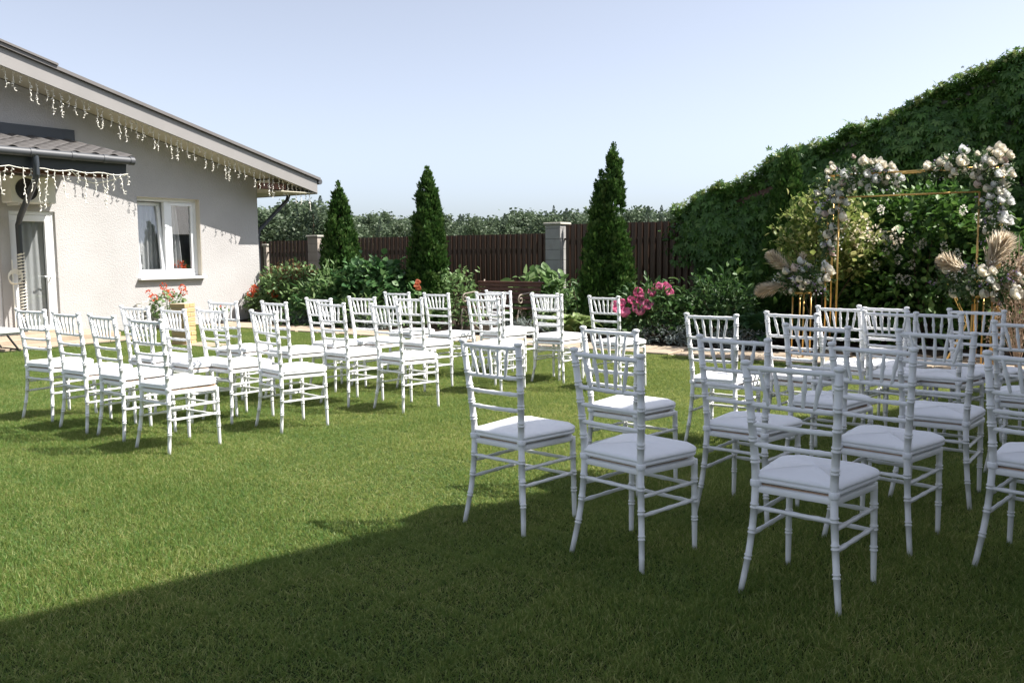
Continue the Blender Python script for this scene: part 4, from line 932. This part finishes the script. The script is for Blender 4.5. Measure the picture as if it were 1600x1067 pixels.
def make_chair():
    root = empty('chiavari_chair', (0, 0, 0))
    rp = smoothpath([(BT[z][0], BT[z][1], z) for z in BZ])
    q = ringed(rp, np.interp([p.z for p in rp], [0, .3, .5, .905], [.0115, .014, .0158, .0148]), (.145, .25, .35, .53, .615, .69, .765, .85))
    q.tube([(.178, -.047, .902), (.1783, -.0475, .907), (.1785, -.048, .914), (.1785, -.048, .92), (.1785, -.048, .923)], [.013, .0195, .0205, .0165, .006], 10)
    me = q.mesh('rear_leg', M['white'], True)
    link('rear_leg', me, root); link('rear_leg', me, root, None, None, (-1, 1, 1))
    q = ringed([(.178, .377, 0), (.176, .372, .2), (.172, .368, .42)], [.011, .0132, .0148], (.15, .235, .325)); me = q.mesh('front_leg', M['white'], True)
    link('front_leg', me, root); link('front_leg', me, root, None, None, (-1, 1, 1))
    for z, r in ((.893, .0108), (.75, .0097), (.672, .0097), (.595, .0097)):
        x, y = post_at(z); n_ = 16; P = [(x * (2 * i / n_ - 1), y - .012 * (1 - (2 * i / n_ - 1) ** 2), z) for i in range(n_ + 1)]
        q = MB(); rr = [r + (.0022 if i in (3, 8, 13) else 0) for i in range(n_ + 1)]; q.tube(P, rr, 8); link('back_rail', q.mesh('back_rail', M['white'], True), root)
    x1, y1 = post_at(.893); x0, y0 = post_at(.75)
    for k in range(5):
        f = (k - 2) / 2; a = Vector((f * .118, y1 - .011, .89)); b = Vector((f * .088, y0 - .011, .752)); L = 9
        q = MB(); q.tube([a.lerp(b, i / L) for i in range(L + 1)], [.0072, .0072, .0078, .0084, .0118, .0084, .0082, .0078, .0072, .0072], 8); link('spindle', q.mesh('spindle', M['white'], True), root)
    def stretch(p0, p1, r=.0085):
        P = [Vector(p0).lerp(Vector(p1), i / 10) for i in range(11)]; q = MB(); q.tube(P, [r + (.002 if i in (2, 5, 8) else 0) for i in range(11)], 8); link('stretcher', q.mesh('stretcher', M['white'], True), root)
    for z in (.235, .315):
        xr, yr = post_at(z); xf, yf = np.interp(z, [0, .42], [.178, .172]), .371
        for sg in (-1, 1): stretch((sg * xr, yr, z), (sg * xf, yf, z))
        stretch((-xf, yf, z - .012), (xf, yf, z - .012))
    xr, yr = post_at(.345); stretch((-xr, yr, .345), (xr, yr, .345))
    # seat outline: rounded trapezoid
    def outline(ins, n_=7):
        pts_ = []; c_ = [(.166 - ins, -.004 + ins, .03, -90), (.2 - ins, .402 - ins, .1, 0), (-.2 + ins, .402 - ins, .1, 90), (-.166 + ins, -.004 + ins, .03, 180)]
        for (cx_, cy_, r, a0) in c_:
            r = max(r - ins * .75, .006) if ins > 0 else r
            sx_ = 1 if cx_ > 0 else -1; sy_ = 1 if cy_ > .2 else -1
            for i in range(n_): a = R(a0 + 90 * i / (n_ - 1)); pts_.append((cx_ - sx_ * r + r * math.cos(a), cy_ - sy_ * r + r * math.sin(a)))
        return pts_
    def stack(levels, m, name, close=True, wob=0):
        q = MB(); k = None
        for (ins, z) in levels:
            o = outline(min(ins, .042)); k = len(o)
            if ins > .042: f_ = 1 - (ins - .042) / .19; o = [(p[0] * f_, .195 + (p[1] - .195) * f_) for p in o]
            for i, p in enumerate(o): q.v.append((p[0], p[1], z + wob * math.sin(i * 1.9 + z * 60))); q.t.append(.5)
        for l in range(len(levels) - 1):
            for i in range(k): j = (i + 1) % k; q.f.append((l * k + i, l * k + j, l * k + k + j, l * k + k + i))
        q.f.append(tuple(range(k - 1, -1, -1))); b = (len(levels) - 1) * k
        c = len(q.v); q.v.append((0, .195, levels[-1][1] + .0003)); q.t.append(.5)
        for i in range(k): q.f.append((b + i, b + (i + 1) % k, c))
        return link(name, q.mesh(name, m, True), root)
    soft(stack([(.012, .402), (.001, .406), (0, .41), (0, .425), (.004, .43), (.02, .431)], M['white'], 'seat_frame'), 50)
    soft(stack([(.021, .4312), (.02, .4362)], M['board'], 'seat_board'), 50)
    stack([(i_, .4378 + (z_ - .4378) * .8) for i_, z_ in (((.02, .4378)), (.004, .4382), (-.003, .444), (-.004, .455), (.003, .4605), (-.005, .4665), (-.005, .474), (.001, .484), (.014, .4915), (.042, .498), (.085, .502), (.14, .504), (.185, .505), (.215, .5053))], M['cushion'], 'cushion', wob=.0012)
    for sg in (-1, 1):
        q = MB(); q.tube([(sg * .1535, 0, .428), (sg * .1535, 0, .431), (sg * .1538, 0, .452), (sg * .154, 0, .455)], [.0175, .0205, .0205, .0178], 10); link('cushion_strap', q.mesh('cushion_strap', M['cushion'], True), root)
    return root
CH = [
 (-0.075, 4.216, -0.727, 'half shaded white chair at left end of the nearest right row, by the shade', 'r'),
 (0.42, 3.743, -0.79, 'shaded white chair between the shadow edge chair and the one nearest the camera', 'r'),
 (1.057, 3.27, -0.711, 'shaded white chair nearest the camera, lowest in the photo', 'r'),
 (2.093, 3.503, -0.79, 'shaded white chair cut off by the right photo edge, lowest one there', 'r'),
 (0.561, 4.904, -0.734, 'white chair with part sunlit seat directly behind the second nearest chair', 'r'),
 (1.101, 4.339, -0.69, 'shaded white chair just behind and left of the nearest chair', 'r'),
 (1.606, 3.91, -0.75, 'shaded white chair just right of the nearest chair, its whole seat visible', 'r'),
 (2.2, 4.58, -0.62, 'shaded white chair right of centre in the right block, second from the right edge', 'r'),
 (1.372, 5.986, -0.638, 'sunlit white chair at left front of the right block, near the dark hosta', 'r'),
 (1.732, 4.996, -0.72, 'shaded white chair amid the right block, before the left gold stand', 'r'),
 (1.926, 6.057, -0.725, 'sunlit white chair right before the left gold flower stand', 'r'),
 (2.491, 6.648, -0.78, 'sunlit white chair standing before the left posts of the arch', 'r'),
 (2.78, 6.62, -0.8, 'sunlit white chair farthest back, centred under the flower arch', 'r'),
 (2.618, 6.097, -0.8, 'shaded white chair overlapping the sunlit chair under the arch', 'r'),
 (3.256, 6.176, -0.82, 'white chair standing in front of the right gold stand and hexagon', 'r'),
 (2.872, 5.97, -0.82, 'white chair before the dark gap under the arch, left of the hexagon', 'r'),
 (2.991, 5.105, -0.7, 'shaded white chair at the right photo edge, before the pale dried flowers', 'r'),
 (-3.872, 7.202, -0.50, 'leftmost white chair of the left block, nearest row, beside the house door', 'l'),
 (-3.354, 6.749, -0.619, 'second white chair from the left in the nearest row of the left block', 'l'),
 (-2.923, 6.431, -0.684, 'third white chair from the left in the nearest row of the left block', 'l'),
 (-2.436, 5.978, -0.62, 'white chair at right end of the nearest left row, whole frame visible', 'l'),
 (-3.158, 7.525, -0.561, 'white chair standing right before the potted red geraniums', 'l'),
 (-2.672, 7.115, -0.719, 'white chair overlapping the yellow brick pillar', 'l'),
 (-2.352, 7.063, -0.65, 'white chair just right of the yellow brick pillar', 'l'),
 (-1.842, 6.714, -0.80, 'white chair at right end of the second left row, seen whole from behind', 'l'),
 (-2.632, 8.213, -0.551, 'white chair under the right edge of the house window, behind others', 'l'),
 (-2.128, 8.06, -0.685, 'white chair before the red geraniums at the house corner', 'l'),
 (-1.558, 7.812, -0.703, 'white chair covering the one before the pale green shrub', 'l'),
 (-1.033, 7.487, -0.747, 'white chair at right end of the third left row, nearest the open lawn', 'l'),
 (-1.843, 8.645, -0.659, 'white chair below the left thuja, half covered by a nearer chair', 'l'),
 (-1.459, 8.856, -0.632, 'white chair in front of the dark hydrangea like shrub', 'l'),
 (-0.979, 8.659, -0.671, 'white chair just below the orange iris', 'l'),
 (-0.243, 8.435, -0.614, 'nearest of the three overlapping white chairs before the bench', 'l'),
 (-1.238, 9.878, -0.617, 'far white chair peeping out behind the chair below the iris', 'l'),
 (-0.774, 9.553, -0.686, 'far white chair directly below the second thuja, left of the bench', 'l'),
 (-0.214, 9.641, -0.63, 'middle one of the three overlapping white chairs before the bench', 'l'),
 (-0.12, 10.05, -0.7, 'farthest of the three overlapping white chairs before the bench', 'l'),
 (0.381, 9.054, -0.6, 'nearer one of two overlapping white chairs at the right bench arm', 'l'),
 (0.376, 9.299, -0.79, 'farther one of two overlapping white chairs at the right bench arm', 'l'),
 (0.921, 8.56, -0.79, 'lone white chair in front of the pink peonies', 'l'),
]
proto = make_chair()
for i, (x, y, th, lab, side) in enumerate(CH):
    o = proto if i == 0 else copy_tree(proto)
    o.location = (x, y, .002); o.rotation_euler = (random.uniform(-.008, .008), random.uniform(-.008, .008), th)
    for ch in o.children:
        if ch.name.startswith('cushion') and 'strap' not in ch.name: ch.rotation_euler = (random.uniform(-.012, .012), random.uniform(-.012, .012), random.uniform(-.03, .03)); ch.location = (random.uniform(-.004, .004), random.uniform(-.003, .006), random.uniform(0, .004))
        if ch.name.startswith('seat_board'): ch.scale = (random.uniform(1.0, 1.06), random.uniform(1.0, 1.04), 1) if side == 'l' else (.97, .98, 1)
    tag(o, lab, 'chair', 'white wedding chairs right of the aisle' if side == 'r' else 'white wedding chairs left of the aisle')

# ------------------------------------------------------------------ far trees
def broad_mesh(seed):
    g = np.random.default_rng(seed); nc = 60; v = g.random(nc); th = g.uniform(0, 6.28, nc); r = np.sqrt(np.clip(1 - (2 * v - .9) ** 2, .05, 1)) * (.6 + .4 * g.random(nc))
    c = np.stack([.34 * r * np.cos(th), .34 * r * np.sin(th), .22 + .74 * v], 1); per = 40; n = nc * per
    P = np.repeat(c, per, 0) + g.normal(0, .05, (n, 3)); return cloud_mesh('crown', M['wood_far'], T_simple(.8), P, unit(g.normal(size=(n, 3))), unit(g.normal(size=(n, 3))) + np.array([0, 0, .6]), g.uniform(.03, .06, n), np.clip(g.normal(.45, .2, n), 0, 1))
def spruce_mesh(seed):
    g = np.random.default_rng(seed); n = 2600; k = g.random(n) ** .75; k2 = k + .022 * np.sin(k * 75 + seed) * (1 - k); th = g.uniform(0, 6.28, n)
    lump = 1 + .28 * np.sin(3 * th + 21 * k + seed) ; r = .24 * (1 - k) ** .95 * lump * (.2 + .8 * g.random(n) ** .5) + .004
    P = np.stack([r * np.cos(th), r * np.sin(th), .06 + .93 * k2 - .25 * r], 1); A = np.stack([np.cos(th), np.sin(th), np.full(n, -.2)], 1) + g.normal(0, .45, (n, 3)); A[k > .9] += np.array([0, 0, 1.5])
    return cloud_mesh('crown', M['spruce_far'], T_simple(.45), P, A, g.normal(0, .5, (n, 3)) + np.array([0, 0, 1]), g.uniform(.024, .055, n) * (.25 + .75 * (1 - k) ** .6), np.clip(g.normal(.45, .25, n), 0, 1))
tq = MB(); tq.tube([(0, 0, 0), (0, 0, .5), (0, 0, .85)], [.022, .014, .004], 6); TRK = tq.mesh('trunk', M['bark'])
BRD = [broad_mesh(i) for i in range(4)]; SPR = [spruce_mesh(10 + i) for i in range(3)]
def far_tree(x, y, h, kind, w=1):
    d = kind == 's'
    r = empty('spruce_tree' if d else 'broadleaf_tree', (x, y, -.03), random.uniform(0, 6), 'dark pointed spruce in the far treeline beyond the fence' if d else 'haze greyed broadleaf tree in the far treeline beyond the fence', 'tree', 'spruces of the far treeline' if d else 'broadleaf trees of the far treeline')
    r.scale = (h * w, h * w, h); link('trunk', TRK, r); link('crown', random.choice(SPR if d else BRD), r)
g = random.Random(3)
for row, (D, n) in enumerate(((62, 44), (74, 40), (90, 36))):
    for i in range(n):
        X = -.42 + .72 * (i + g.uniform(-.35, .35)) / n; d = D + g.uniform(-4, 4)
        px = 800 + 1387 * X; prof = np.interp(px, [200, 430, 500, 560, 650, 760, 860, 1000, 1100], [82, 74, 84, 68, 68, 56, 68, 70, 60])
        h = 1.33 + prof * d / 1387 * g.uniform(.76, 1.05) * (1 - .0 * row)
        sp = g.random() < .22
        far_tree(X * d, d, h * (1.06 if sp else 1.0), 's' if sp else 'b', g.uniform(.8, 1.1) if sp else g.uniform(1.0, 1.5))
for x, h in ((-6.2, 4.1), (-.4, 4.0), (8.9, 4.4), (-12.8, 4.8), (3.6, 4.3)): far_tree(x, 58, h, 's', 1.1)
